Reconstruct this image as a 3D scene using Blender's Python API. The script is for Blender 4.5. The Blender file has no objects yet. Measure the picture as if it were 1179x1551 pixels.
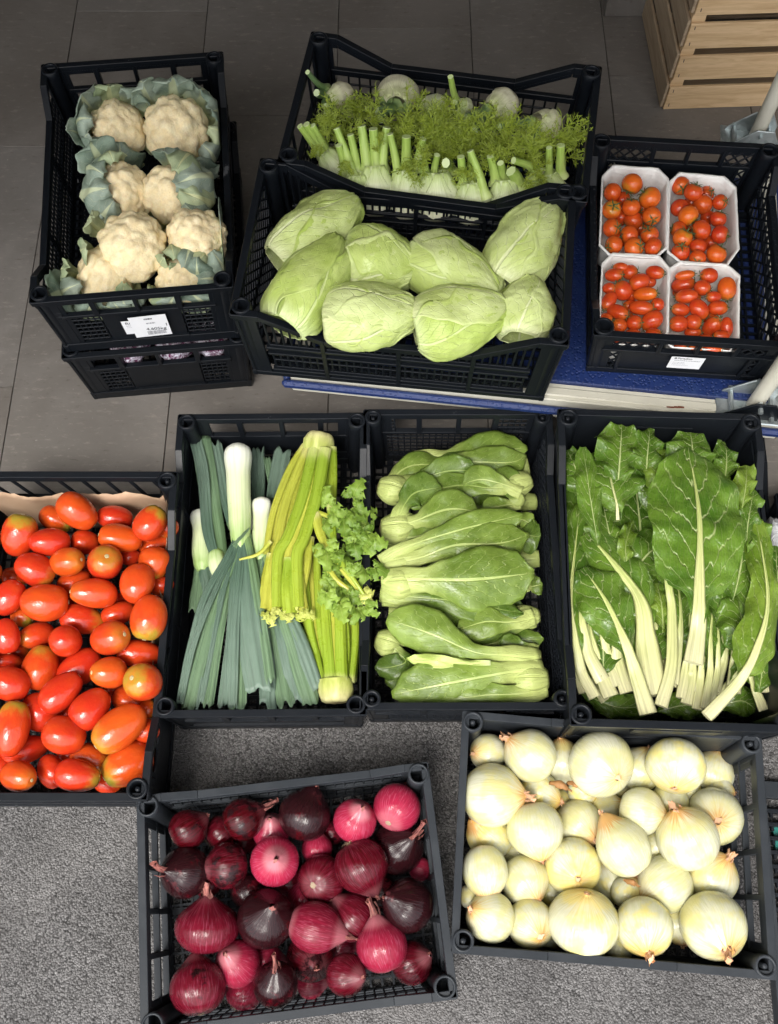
EXPOSURE=1.64
SUN_E=0.72
import bpy, math, random
from mathutils import Vector, Matrix, Quaternion, noise
C = bpy.context.scene.collection
SC = bpy.context.scene
R = math.radians
rng = random.Random(7)

# ---------------------------------------------------------------- camera
F, CX, CY = 1500.0, 589.5, 775.5
TH, CAMH = R(67.4), 2.08
CAM = Vector((0, 0, CAMH))
FWD = Vector((0, math.cos(TH), -math.sin(TH)))
UPV = Vector((0, math.sin(TH), math.cos(TH)))
RGT = Vector((1, 0, 0))
cd = bpy.data.cameras.new('camera')
cam = bpy.data.objects.new('camera', cd); C.objects.link(cam)
cam.location = CAM; cam.rotation_euler = (math.pi/2 - TH, 0, 0)
cd.sensor_fit = 'VERTICAL'; cd.sensor_height = 36; cd.sensor_width = 27.4
cd.lens = F/1551*36; cd.clip_start = .05; cd.clip_end = 200
SC.camera = cam

def P(px, py, z):
    d = RGT*((px-CX)/F) - UPV*((py-CY)/F) + FWD
    return CAM + d*((z-CAMH)/d.z)
def mpp(px, py, z):
    return (P(px, py, z)-CAM).dot(FWD)/F
def zoom(ox, oy, s):
    return lambda x, y: (ox+x*s, oy+y*s)

# ---------------------------------------------------------------- object helpers
def tag(o, label=None, cat=None, group=None, kind=None):
    if label: o['label'] = label
    if cat: o['category'] = cat
    if group: o['group'] = group
    if kind: o['kind'] = kind
    return o
def thing(name, label, cat, loc, group=None, rz=0):
    o = bpy.data.objects.new(name, None); C.objects.link(o)
    o.location = loc; o.rotation_euler = (0, 0, rz); o.empty_display_size = .02
    return tag(o, label, cat, group)

class MB:
    def __init__(s): s.v=[]; s.f=[]; s.uv=[]
    def add(s, p, uv=(0,0)):
        s.v.append(Vector(p)); s.uv.append(uv); return len(s.v)-1
    def quad8(s, c):   # eight corners: bottom ring 0-3, top ring 4-7
        b=len(s.v)
        for p in c: s.add(p)
        for q in ((3,2,1,0),(4,5,6,7),(0,1,5,4),(1,2,6,5),(2,3,7,6),(3,0,4,7)): s.f.append(tuple(b+i for i in q))
    def box(s, x0,x1,y0,y1,z0,z1, M=None):
        c=[Vector(p) for p in ((x0,y0,z0),(x1,y0,z0),(x1,y1,z0),(x0,y1,z0),(x0,y0,z1),(x1,y0,z1),(x1,y1,z1),(x0,y1,z1))]
        if M is not None: c=[M@p for p in c]
        s.quad8(c)
    def grid(s, rows, closed=False):   # rows of (pos, uv)
        idx=[[s.add(*q) for q in r] for r in rows]
        n=len(rows[0])
        for i in range(len(rows)-1):
            for j in range(n-1 if not closed else n):
                k=(j+1)%n
                s.f.append((idx[i][j],idx[i][k],idx[i+1][k],idx[i+1][j]))
        return idx
    def build(s, name, mat, parent=None, smooth=True, bevel=0, solid=0, sub=0):
        me=bpy.data.meshes.new(name)
        off=Vector((0,0,0)); rot=None
        vs=s.v
        if parent is not None and parent.type=='EMPTY' and not getattr(s,'local',False):
            inv=Matrix.LocRotScale(parent.location, parent.rotation_euler, None).inverted()
            vs=[inv@p for p in vs]
        me.from_pydata([tuple(p) for p in vs],[],s.f)
        uvl=me.uv_layers.new(name='UVMap')
        buf=[]
        for l in me.loops: buf.extend(s.uv[l.vertex_index])
        uvl.data.foreach_set('uv',buf)
        if smooth: me.polygons.foreach_set('use_smooth',[True]*len(me.polygons))
        if mat: me.materials.append(mat)
        me.update()
        o=bpy.data.objects.new(name,me); C.objects.link(o)
        if parent is not None: o.parent=parent
        if bevel:
            m=o.modifiers.new('bevel','BEVEL'); m.width=bevel; m.segments=1; m.limit_method='ANGLE'; m.angle_limit=R(40)
        if solid:
            m=o.modifiers.new('solid','SOLIDIFY'); m.thickness=solid; m.offset=0
        if sub:
            m=o.modifiers.new('sub','SUBSURF'); m.levels=sub; m.render_levels=sub
        return o

def catmull(pts, n):
    pts=[Vector(p) for p in pts]
    if len(pts)==2: pts=[pts[0],(pts[0]+pts[1])/2,pts[1]]
    q=[pts[0]*2-pts[1]]+pts+[pts[-1]*2-pts[-2]]
    # even by chord length
    L=[0]
    for i in range(1,len(pts)): L.append(L[-1]+(pts[i]-pts[i-1]).length)
    out=[]
    for k in range(n+1):
        d=L[-1]*k/n
        i=0
        while i<len(pts)-2 and d>L[i+1]: i+=1
        t=(d-L[i])/max(1e-9,L[i+1]-L[i])
        a,b,c,e=q[i],q[i+1],q[i+2],q[i+3]
        out.append(.5*((2*b)+(c-a)*t+(2*a-5*b+4*c-e)*t*t+(3*b-a-3*c+e)*t**3))
    return out
def lerp_tab(tab, t):
    if t<=tab[0][0]: return tab[0][1]
    for (a,x),(b,y) in zip(tab,tab[1:]):
        if t<=b:
            k=(t-a)/max(1e-9,b-a); k=k*k*(3-2*k); return x+(y-x)*k
    return tab[-1][1]
def frames(pts, up):
    out=[]
    for i in range(len(pts)):
        T=(pts[min(i+1,len(pts)-1)]-pts[max(i-1,0)]).normalized()
        S=T.cross(up)
        S=S.normalized() if S.length>1e-5 else Vector((1,0,0))
        out.append((T,S,S.cross(T).normalized()))
    return out
def sheet(mb, spine, wtab, camber=0., up=Vector((0,-.25,1)), nu=24, nv=8, ruffle=0., rf=4., pucker=0., ps=45., seed=0., twist=None, jag=0., jf=9., notch=0., asym=1., lift=0., crease=0., cn=3., endcut=0.):
    """a leaf-like sheet along a spine; u runs along it, v across it"""
    pts=catmull(spine,nu); fr=frames(pts,up.normalized())
    rows=[]
    for i,(p,(T,S,N)) in enumerate(zip(pts,fr)):
        t=i/nu; w=lerp_tab(wtab,t)
        if twist:
            q=Quaternion(T, lerp_tab(twist,t)); S=q@S; N=q@N
        cb=lerp_tab(camber,t) if isinstance(camber,(list,tuple)) else camber
        row=[]
        for j in range(nv+1):
            v=-1+2*j/nv
            ww=w*(asym if v<0 else 1.)
            if jag: ww*=1+jag*(noise.noise((t*jf,(1 if v>0 else -1)*3.7+seed*1.3,seed))-.15)*abs(v)
            if abs(cb)>.01: x=math.sin(cb*v)/cb*ww; z=-(1-math.cos(cb*v))/cb*ww
            else: x=v*ww; z=0
            e=abs(v)**1.8
            if ruffle: z+=ruffle*e*math.sin(6.283*(rf*t+.31*seed)+ (1.7 if v>0 else 0)+2.2*noise.noise((t*3,seed,v)))
            z+=lift*e
            if crease: z+=crease*math.cos(v*math.pi*cn+seed)*min(1,t*3)
            q=p+S*x+N*z
            if pucker: q=q+N*(pucker*noise.noise(q*ps+Vector((seed*3.1,0,seed)))*(.3+.7*min(1,abs(v)*3)))
            if endcut and t>.8: q=q+T*(endcut*(t-.8)/.2*noise.noise(Vector((v*1.6+seed*3,seed,0)))*1.6)
            row.append((q,(t,(v+1)/2)))
        rows.append(row)
    mb.grid(rows)
def tube(mb, path, rad, seg=10, n=16, up=Vector((0,0,1)), flat=1., cap=True, ridge=0., rn=6, open_arc=None):
    pts=catmull(path,n); fr=frames(pts,up)
    rows=[]
    for i,(p,(T,S,N)) in enumerate(zip(pts,fr)):
        t=i/n; r=lerp_tab(rad,t) if isinstance(rad,(list,tuple)) else rad
        row=[]
        for j in range(seg+ (1 if open_arc else 0)):
            a=2*math.pi*j/seg
            if open_arc: a=math.pi/2-open_arc+2*open_arc*j/seg
            rr=r*(1+ridge*math.cos(a*rn))
            row.append((p+S*(rr*math.cos(a))+N*(rr*flat*math.sin(a)),(t,j/seg)))
        rows.append(row)
    idx=mb.grid(rows,closed=not open_arc)
    if cap and not open_arc:
        for e,(r_,q) in ((0,(idx[0],pts[0])),(1,(idx[-1],pts[-1]))):
            c=mb.add(q,(float(e),.5))
            # separate ring so the cut stays crisp
            ring=[mb.add(mb.v[k],(float(e),.5)) for k in r_]
            for j in range(len(ring)):
                k=(j+1)%len(ring)
                mb.f.append((c,ring[k],ring[j]) if e==0 else (c,ring[j],ring[k]))
    return idx
def lathe(mb, prof, seg=32, fn=None, cap=False):
    """prof: (r,z) bottom to top round +z"""
    rows=[]; n=len(prof)
    for i,(r,z) in enumerate(prof):
        row=[]
        for j in range(seg):
            a=2*math.pi*j/seg
            p=Vector((r*math.cos(a),r*math.sin(a),z))
            if fn: p=fn(p,a,i/(n-1))
            row.append((p,(j/seg,i/(n-1))))
        rows.append(row)
    mb.grid(rows,closed=True)
def orient(d, roll=0.):
    return d.to_track_quat('Z','Y') @ Quaternion((0,0,1),roll)
def imgdir(pos, ang, tilt):
    """direction from an angle in the photograph (0 right, 90 down) and a tilt towards the viewer"""
    V=(CAM-pos).normalized(); a,t=R(ang),R(tilt)
    r=(RGT-V*RGT.dot(V)).normalized(); u=V.cross(r)
    return (r*math.cos(a)-u*math.sin(a))*math.cos(t)+V*math.sin(t)

# ---------------------------------------------------------------- node helpers
class G:
    def __init__(s,name):
        s.m=bpy.data.materials.new(name); s.m.use_nodes=True
        s.t=s.m.node_tree; s.t.nodes.clear()
        s.out=s.t.nodes.new('ShaderNodeOutputMaterial')
    def n(s,typ,**k):
        x=s.t.nodes.new('ShaderNode'+typ)
        for a,b in k.items(): setattr(x,a,b)
        return x
    def put(s,sock,val):
        if isinstance(val,bpy.types.NodeSocket): s.t.links.new(val,sock)
        elif val is not None:
            if sock.type=='RGBA' and len(val)==3: val=(*val,1)
            sock.default_value=val
    def math(s,op,a,b=None,c=None,clamp=False):
        x=s.n('Math',operation=op,use_clamp=clamp)
        s.put(x.inputs[0],a)
        if b is not None: s.put(x.inputs[1],b)
        if c is not None: s.put(x.inputs[2],c)
        return x.outputs[0]
    def step(s,v,a,b,x0=0.,x1=1.):
        x=s.n('MapRange',interpolation_type='SMOOTHSTEP')
        s.put(x.inputs[0],v); s.put(x.inputs[1],a); s.put(x.inputs[2],b); s.put(x.inputs[3],x0); s.put(x.inputs[4],x1)
        return x.outputs[0]
    def mix(s,f,a,b,typ='MIX'):
        x=s.n('Mix',data_type='RGBA',blend_type=typ)
        s.put(x.inputs[0],f); s.put(x.inputs[6],a); s.put(x.inputs[7],b)
        return x.outputs[2]
    def noise(s,vec,scale,detail=3.,rough=.5,dist=0.,col=False):
        x=s.n('TexNoise'); s.put(x.inputs['Vector'],vec)
        s.put(x.inputs['Scale'],scale); x.inputs['Detail'].default_value=detail; x.inputs['Roughness'].default_value=rough; x.inputs['Distortion'].default_value=dist
        return x.outputs[1 if col else 0]
    def vor(s,vec,scale,feature='F1',out=0,rand=1.):
        x=s.n('TexVoronoi',feature=feature); s.put(x.inputs['Vector'],vec); x.inputs['Scale'].default_value=scale; x.inputs['Randomness'].default_value=rand
        return x.outputs[out]
    def obj(s): return s.n('TexCoord').outputs['Object']
    def uv(s):
        x=s.n('SeparateXYZ'); s.t.links.new(s.n('UVMap').outputs[0],x.inputs[0]); return x.outputs[0],x.outputs[1]
    def sep(s,v):
        x=s.n('SeparateXYZ'); s.put(x.inputs[0],v); return x.outputs
    def vec(s,a,b,c):
        x=s.n('CombineXYZ'); s.put(x.inputs[0],a); s.put(x.inputs[1],b); s.put(x.inputs[2],c); return x.outputs[0]
    def vscale(s,v,sx,sy,sz):
        x=s.n('VectorMath',operation='MULTIPLY'); s.put(x.inputs[0],v); x.inputs[1].default_value=(sx,sy,sz); return x.outputs[0]
    def vadd(s,v,w):
        x=s.n('VectorMath',operation='ADD'); s.put(x.inputs[0],v); s.put(x.inputs[1],w); return x.outputs[0]
    def rand(s): return s.n('ObjectInfo').outputs['Random']
    def attr(s,name): return s.n('Attribute',attribute_type='OBJECT',attribute_name=name).outputs['Fac']
    def ramp(s,f,stops):
        x=s.n('ValToRGB'); s.put(x.inputs[0],f); e=x.color_ramp.elements
        while len(e)<len(stops): e.new(.5)
        for i,(p,c) in enumerate(stops): e[i].position=p; e[i].color=(*c,1)
        return x.outputs[0]
    def bump(s,h,strength=.5,dist=.002,normal=None):
        x=s.n('Bump'); s.put(x.inputs['Height'],h); s.put(x.inputs['Strength'],strength); x.inputs['Distance'].default_value=dist
        if normal is not None: s.put(x.inputs['Normal'],normal)
        return x.outputs[0]
    def done(s,col,rough=.5,normal=None,spec=.5,sss=0.,sssr=(.01,.01,.01),coat=0.,coatr=.1,metal=0.,trans=0.,tcol=None):
        b=s.n('BsdfPrincipled')
        s.put(b.inputs['Base Color'],col); s.put(b.inputs['Roughness'],rough); s.put(b.inputs['Specular IOR Level'],spec); s.put(b.inputs['Metallic'],metal)
        if normal is not None: s.put(b.inputs['Normal'],normal)
        if sss: b.inputs['Subsurface Weight'].default_value=sss; b.inputs['Subsurface Radius'].default_value=sssr; b.inputs['Subsurface Scale'].default_value=1.
        if coat: s.put(b.inputs['Coat Weight'],coat); b.inputs['Coat Roughness'].default_value=coatr
        sh=b.outputs[0]
        if trans:
            t=s.n('BsdfTranslucent'); s.put(t.inputs[0],tcol if tcol is not None else col)
            m=s.n('MixShader'); m.inputs[0].default_value=trans
            s.t.links.new(sh,m.inputs[1]); s.t.links.new(t.outputs[0],m.inputs[2]); sh=m.outputs[0]
        s.t.links.new(sh,s.out.inputs[0])
        return s.m
# ---------------------------------------------------------------- light and sky
SC.render.engine='CYCLES'
SC.view_settings.view_transform='Standard'; SC.view_settings.look='None'; SC.view_settings.gamma=1
SC.view_settings.use_curve_mapping=False; SC.view_settings.exposure=EXPOSURE
w=bpy.data.worlds.new('World'); SC.world=w; w.use_nodes=True
nt=w.node_tree; nt.nodes.clear()
sky=nt.nodes.new('ShaderNodeTexSky'); sky.sky_type='NISHITA'; sky.sun_disc=False
SUN_EL,SUN_AZ=62,205     # degrees; azimuth clockwise from +y
sky.sun_elevation=R(SUN_EL); sky.sun_rotation=R(SUN_AZ)
sky.air_density=1.; sky.dust_density=4.; sky.ozone_density=1.
hs=nt.nodes.new('ShaderNodeHueSaturation'); hs.inputs['Saturation'].default_value=.22
bg=nt.nodes.new('ShaderNodeBackground'); bg.inputs[1].default_value=.13
wo=nt.nodes.new('ShaderNodeOutputWorld')
nt.links.new(sky.outputs[0],hs.inputs['Color']); nt.links.new(hs.outputs[0],bg.inputs[0]); nt.links.new(bg.outputs[0],wo.inputs[0])
sd=bpy.data.lights.new('sun','SUN'); sd.energy=SUN_E; sd.angle=R(19); sd.color=(1,.95,.87)
so=bpy.data.objects.new('sun',sd); C.objects.link(so)
sdir=Vector((math.sin(R(SUN_AZ))*math.cos(R(SUN_EL)),math.cos(R(SUN_AZ))*math.cos(R(SUN_EL)),math.sin(R(SUN_EL))))
so.rotation_euler=(-sdir).to_track_quat('-Z','Y').to_euler(); so.location=sdir*8

# ---------------------------------------------------------------- plain materials
def plastic(name,base,rough,dusty):
    g=G(name); o=g.obj()
    n1=g.noise(o,14,5,.6); n2=g.noise(g.vscale(o,.25,.25,1.6),95,4,.75); n3=g.noise(o,260,2)
    dust=g.step(n1,.42,.72); scr=g.step(n2,.68,.73)
    c=g.mix(g.math('MULTIPLY',dust,.30),base,dusty)
    c=g.mix(g.math('MULTIPLY',scr,.5),c,(.13,.135,.145))
    r=g.step(n1,.3,.7,rough-.03,rough+.08)
    return g.done(c,r,g.bump(g.math('ADD',n2,g.math('MULTIPLY',n3,.4)),.14,.001),spec=.17)
M={}
M['black_plastic']=plastic('black_plastic',(.0055,.0070,.0095),.34,(.0065,.0080,.0105))
M['slate_plastic']=plastic('slate_plastic',(.0085,.0102,.013),.34,(.010,.0118,.0145))
M['skylit_grey_plastic']=plastic('skylit_grey_plastic',(.024,.0275,.032),.34,(.045,.050,.056))  # lighter grey paints in the open sky's light on the front crates

g=G('asphalt'); o=g.obj()
warp=g.vadd(o,g.vscale(g.noise(o,60,2,col=True),.006,.006,.006))
v1=g.vor(warp,250); v2=g.vor(warp,520); cell=g.vor(warp,250,out=1)
gap=g.step(v1,.42,.72); cr=g.sep(cell)[0]
big=g.noise(o,5,4,.6); med=g.noise(o,70,3,.65)
c=g.mix(g.math('POWER',cr,.8),(.052,.050,.049),(.235,.228,.225))
c=g.mix(g.math('MULTIPLY',gap,.85),c,(.016,.0155,.0155))
c=g.mix(g.step(med,.35,.65,.0,.5),c,(.15,.145,.143))
c=g.mix(g.step(big,.38,.68,0,.45),c,(.062,.059,.057)); c=g.mix(g.step(g.noise(o,1.7,4,.6),.5,.72,0,.4),c,(.19,.18,.172))
c=g.mix(g.step(g.vor(o,38,out=0),.10,.05,0,.4),c,(.36,.35,.34))
h=g.math('SUBTRACT',g.math('ADD',g.math('MULTIPLY',med,1.4),g.math('MULTIPLY',v2,-.3)),v1)
M['asphalt']=g.done(c,.82,g.bump(h,.8,.005),spec=.3)

g=G('floor_tile'); o=g.obj(); rd=g.uv()[0]
n1=g.noise(o,3.2,5,.62,.6); n2=g.noise(g.vscale(o,1,3.,1),28,5,.7); n3=g.noise(o,320,2)
c=g.ramp(n1,[(.3,(.128,.116,.103)),(.52,(.165,.152,.138)),(.72,(.215,.198,.180))])
c=g.mix(g.step(n2,.54,.70,0,.6),c,(.28,.25,.22))
c=g.mix(g.step(n2,.42,.30,0,.55),c,(.085,.070,.058))
c=g.mix(g.math('MULTIPLY',rd,.32),c,(.10,.082,.066))
c=g.mix(g.step(g.noise(o,90,4,.7),.66,.74,0,.6),c,(.42,.39,.35))
M['tile']=g.done(c,g.step(n1,.3,.7,.42,.62),g.bump(g.math('ADD',n2,g.math('MULTIPLY',n3,.25)),.14,.002),spec=.4)
g=G('grout'); M['grout']=g.done((.035,.030,.026),.9)
g=G('blue_rubber'); o=g.obj(); n=g.noise(o,40,4,.7); d=g.vor(o,130)
c=g.mix(g.step(n,.5,.72,0,.5),(.006,.020,.10),(.03,.06,.16))
M['blue']=g.done(c,.5,g.bump(g.step(d,.25,.45),.5,.002))
g=G('cream_paint'); o=g.obj(); n=g.noise(o,9,5,.65); n2=g.noise(g.vscale(o,1,4,1),60,4,.7)
c=g.mix(g.step(n,.4,.75,0,.6),(.55,.53,.44),(.40,.38,.31)); c=g.mix(g.step(n2,.66,.72,0,.7),c,(.16,.11,.07))
M['cream']=g.done(c,.38)
g=G('galvanised_steel'); o=g.obj(); cell=g.vor(o,60,out=1); n=g.noise(o,25,4)
c=g.mix(g.sep(cell)[0],(.36,.41,.41),(.52,.56,.56)); M['zinc']=g.done(c,g.step(n,.3,.7,.28,.5),metal=.75)
g=G('rust_stain'); M['rust']=g.done((.14,.04,.02),.8)
def wood(name,a,b):
    g=G(name); o=g.obj(); u,v=g.uv(); q=g.vec(g.math('MULTIPLY',u,1.2),g.math('MULTIPLY',v,1.),g.rand())
    n=g.noise(g.vscale(q,1.,14.,3.),2.2,5,.6,1.2); f=g.noise(g.vscale(q,4.,120.,1.),3.,3)
    c=g.mix(g.step(n,.3,.7),a,b); c=g.mix(g.step(f,.5,.75,0,.35),c,(.30,.17,.07))
    return g.done(c,.6,g.bump(f,.15,.001))
M['wood']=wood('pale_wood',(.50,.33,.17),(.66,.47,.27)); M['oldwood']=wood('weathered_wood',(.27,.20,.13),(.40,.31,.21))
g=G('paper'); o=g.obj(); M['paper']=g.done(g.mix(g.noise(o,40,3),(.70,.71,.73),(.80,.80,.81)),.6)
g=G('printing_ink'); M['ink']=g.done((.03,.03,.035),.6)
g=G('faint_ink'); M['faint']=g.done((.30,.30,.32),.6)
g=G('bounce_plaster'); M['plaster']=g.done((.62,.60,.56),.8)  # pale so the added roof slab and walls bounce light

# ---------------------------------------------------------------- ground
EDGE=P(600,880,0).y
mb=MB(); mb.v=[Vector(p) for p in ((-6,-8,0),(6,-8,0),(6,EDGE,0),(-6,EDGE,0))]; mb.uv=[(0,0)]*4; mb.f=[(0,1,2,3)]
tag(mb.build('asphalt_pavement',M['asphalt'],smooth=False),kind='structure')
mb=MB(); mb.v=[Vector(p) for p in ((-6,EDGE,-.004),(6,EDGE,-.004),(6,6,-.004),(-6,6,-.004))]; mb.uv=[(0,0)]*4; mb.f=[(0,1,2,3)]
tag(mb.build('grout_bed',M['grout'],smooth=False),kind='structure')
mb=MB(); r2=random.Random(3)
joint={-2:P(40,222,0).y,-1:P(193,17,0).y,0:P(400,175,0).y,1:P(612,43,0).y,2:P(820,300,0).y,3:P(945,115,0).y}
xa=P(108,60,0).x; xs=P(513,30,0).x; TW=(xs-xa)/2; TL=TW*1.95
for k in range(-9,12):
    x0=xa+(k+1)*TW; j=joint.get(k,EDGE+r2.random()*TL)
    y=j-6*TL
    while y<6:
        y0,y1=max(y,EDGE+.001),y+TL
        if y1>EDGE+.02:
            gpx=.0016; b=len(mb.v); z=r2.uniform(-.0006,.0006); u=r2.random()
            for p in ((x0+gpx,y0+gpx,z),(x0+TW-gpx,y0+gpx,z),(x0+TW-gpx,y1-gpx,z),(x0+gpx,y1-gpx,z)): mb.add(p,(u,0))
            for p in ((x0+gpx-.001,y0+gpx-.001,-.003),(x0+TW-gpx+.001,y0+gpx-.001,-.003),(x0+TW-gpx+.001,y1-gpx+.001,-.003),(x0+gpx-.001,y1-gpx+.001,-.003)): mb.add(p,(u,0))
            mb.f.append((b,b+1,b+2,b+3))
            for i in range(4): mb.f.append((b+i,b+4+i,b+4+(i+1)%4,b+(i+1)%4))
        y+=TL
tag(mb.build('tile_floor',M['tile'],smooth=False),kind='structure')
# added unseen to shape the light: ceiling and walls shade the tiled entrance
CE=-.25
mb=MB(); mb.box(-4,4,CE,5.2,3.0,3.15); tag(mb.build('shade_ceiling',M['plaster'],smooth=False),kind='structure')
mb=MB(); mb.box(-4,4,5.2,5.35,-.1,3.15); tag(mb.build('shade_wall_back',M['plaster'],smooth=False),kind='structure')
for s in (-1,1):
    mb=MB(); a,b=sorted((s*3.,s*3.15)); mb.box(a,b,CE,5.2,.01,3.0); tag(mb.build('shade_wall_left' if s<0 else 'shade_wall_right',M['plaster'],smooth=False),kind='structure')

# ---------------------------------------------------------------- crates
class Crate:
    """open-topped moulded crate; walls are drawn in (along, height, inward) coordinates"""
    def __init__(s,name,label,corners,rim,z0,style,mat,group='stacking crates of vegetables',taper=.012,lift=None):
        q=[P(*p,rim) for p in corners]      # far-left, far-right, near-right, near-left post centres
        ctr=sum(q,Vector())/4; xd=((q[1]-q[0])+(q[2]-q[3])); 
        s.rz=math.atan2(xd.y,xd.x)
        w=((q[1]-q[0]).length+(q[2]-q[3]).length)/2; d=((q[0]-q[3]).length+(q[1]-q[2]).length)/2
        s.hx,s.hy,s.H,s.taper=w/2+.019,d/2+.019,rim-z0,taper
        s.o=thing(name,label,'crate',(ctr.x,ctr.y,z0),group,s.rz)
        s.mat=mat; s.style=style; s.z0=z0
        s.base()
        for side in ('far','near','left','right'): s.wall(side)
        s.posts()
    def W(s,side,u,h,n):
        k=s.taper*(1-max(0,min(1,h/s.H)))
        x,y={'near':(-s.hx+u,-s.hy+n),'far':(-s.hx+u,s.hy-n),'left':(-s.hx+n,-s.hy+u),'right':(s.hx-n,-s.hy+u)}[side]
        return Vector((x*(s.hx-k)/s.hx,y*(s.hy-k)/s.hy,h))
    def bx(s,mb,side,u0,u1,h0,h1,n0,n1,h0b=None,h1b=None):
        h0b=h0 if h0b is None else h0b; h1b=h1 if h1b is None else h1b
        c=[(u0,h0,n0),(u1,h0b,n0),(u1,h0b,n1),(u0,h0,n1),(u0,h1,n0),(u1,h1b,n0),(u1,h1b,n1),(u0,h1,n1)]
        c=[s.W(side,*p) for p in c]
        if side in('far','left'): c=[c[i] for i in (3,2,1,0,7,6,5,4)]
        mb.quad8(c)
    def bar(s,mb,side,u0,h0,u1,h1,w,n0,n1):      # slanted bar
        dx,dh=u1-u0,h1-h0; L=math.hypot(dx,dh); a,b=-dh/L*w/2,dx/L*w/2
        c=[(u0-a,h0-b),(u1-a,h1-b),(u1+a,h1+b),(u0+a,h0+b)]
        p=[s.W(side,u,h,n0) for u,h in c]+[s.W(side,u,h,n1) for u,h in c]
        mb.quad8(p)
    def base(s):
        mb=MB(); mb.local=True; x=s.hx-s.taper-.006; y=s.hy-s.taper-.006
        st=.021
        nx=int(2*x/st); ny=int(2*y/st)
        for i in range(nx+1): mb.box(-x+2*x*i/nx-.0022,-x+2*x*i/nx+.0022,-y,y,.006,.012)
        for i in range(ny+1): mb.box(-x,x,-y+2*y*i/ny-.0022,-y+2*y*i/ny+.0022,.0065,.0128)
        for i in (-1,0,1): mb.box(-x,x,i*y*.8-.006,i*y*.8+.006,.001,.0095)
        for i in (-1,0,1): mb.box(i*x*.8-.006,i*x*.8+.006,-y,y,.0012,.0092)
        mb.build('base',s.mat,s.o,smooth=False)
    def wall(s,side):
        mb=MB(); mb.local=True
        L=2*(s.hx if side in('near','far') else s.hy); H=s.H
        st=s.style['x' if side in('near','far') else 'y']
        prof=[(f*L,h*H) for f,h in st.get('prof',[(0,1),(1,1)])]
        top=lambda u: next((a[1]+(b[1]-a[1])*(u-a[0])/(b[0]-a[0]) for a,b in zip(prof,prof[1:]) if u<=b[0]+1e-9),prof[-1][1])
        rw=st.get('rim',.013)
        for i,(a,b) in enumerate(zip(prof,prof[1:])):
            e=.0003*(i%2)
            s.bx(mb,side,a[0],b[0],a[1]-rw,a[1]+e,-.002-e,.0125+e,b[1]-rw,b[1]+e)      # rim flange
            s.bx(mb,side,a[0]+.001,b[0]-.001,a[1]-rw-.012,a[1]-rw+.001,.003,.0085,b[1]-rw-.012,b[1]-rw+.001)
        s.bx(mb,side,.001,L-.001,.001,st.get('foot',.020),.002,.0115)
        for (f0,f1) in ((0,.046/L),(1-.046/L,1)):
            a,b=f0*L+.002,f1*L-.002
            s.bx(mb,side,a,b,.002,top(a)-.006,.0045,.0105,None,top(b)-.006)
        for k,f in enumerate(st.get('fill',[])):
            typ=f[0]; u0,u1,h0,h1=f[1]*L,f[2]*L,f[3]*H,f[4]*H
            cl=lambda u,h: min(h,top(u)-.008)
            if typ=='solid': s.bx(mb,side,u0,u1,h0,cl(u0,h1),.0055,.0098,None,cl(u1,h1))
            elif typ=='rib': s.bx(mb,side,u0,u1,h0,cl(u0,h1),-.0005,.0118,None,cl(u1,h1))
            elif typ=='grid':
                nx,ny=f[5],f[6]; bw=f[7] if len(f)>7 else .0035
                for i in range(nx+1):
                    u=u0+(u1-u0)*i/nx; t0,t1=cl(u-bw/2,h1),cl(u+bw/2,h1)
                    if t0>h0+.002 and t1>h0+.002: s.bx(mb,side,u-bw/2,u+bw/2,h0,t0,.006,.0094,None,t1)
                for i in range(ny+1):
                    h=h0+(h1-h0)*i/ny; a=u0
                    n=24; us=[u0+(u1-u0)*q/n for q in range(n+1)]; ok=[top(u)-.006>h for u in us]
                    q=0
                    while q<n:
                        if ok[q] and ok[q+1]:
                            e=q
                            while e<n and ok[e+1]: e+=1
                            s.bx(mb,side,us[q],us[e],h-bw/2,h+bw/2,.0056,.0098); q=e
                        else: q+=1
            elif typ=='diamond':
                step=f[5]; bw=f[6]
                for sg in (1,-1):
                    hh=h1-h0; x=u0-hh
                    while x<u1+hh:
                        a0,a1=(x,x+hh) if sg>0 else (x+hh,x)
                        ua,ha,ub,hb=a0,h0,a1,h1
                        lo,hi=u0,u1
                        # clip to the region
                        def cut(ua,ha,ub,hb):
                            t0,t1=0,1; d=ub-ua
                            for lim,si in ((lo,1),(hi,-1)):
                                q=(lim-ua)/d
                                if d*si>0: t0=max(t0,q)
                                else: t1=min(t1,q)
                            return t0,t1
                        t0,t1=cut(ua,ha,ub,hb)
                        if t1-t0>.08: s.bar(mb,side,ua+(ub-ua)*t0,ha+(hb-ha)*t0,ua+(ub-ua)*t1,ha+(hb-ha)*t1,bw,.0058+.0006*(sg>0),.0092+.0006*(sg>0))
                        x+=step
            elif typ=='slant':
                n=f[5]; bw=f[6]; sh=f[7]
                for i in range(n+1):
                    u=u0+(u1-u0)*i/n
                    s.bar(mb,side,u,h0,u+sh,h1,bw,.006,.0094)
        mb.build('side_wall',s.mat,s.o,smooth=False,bevel=.0009)
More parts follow.
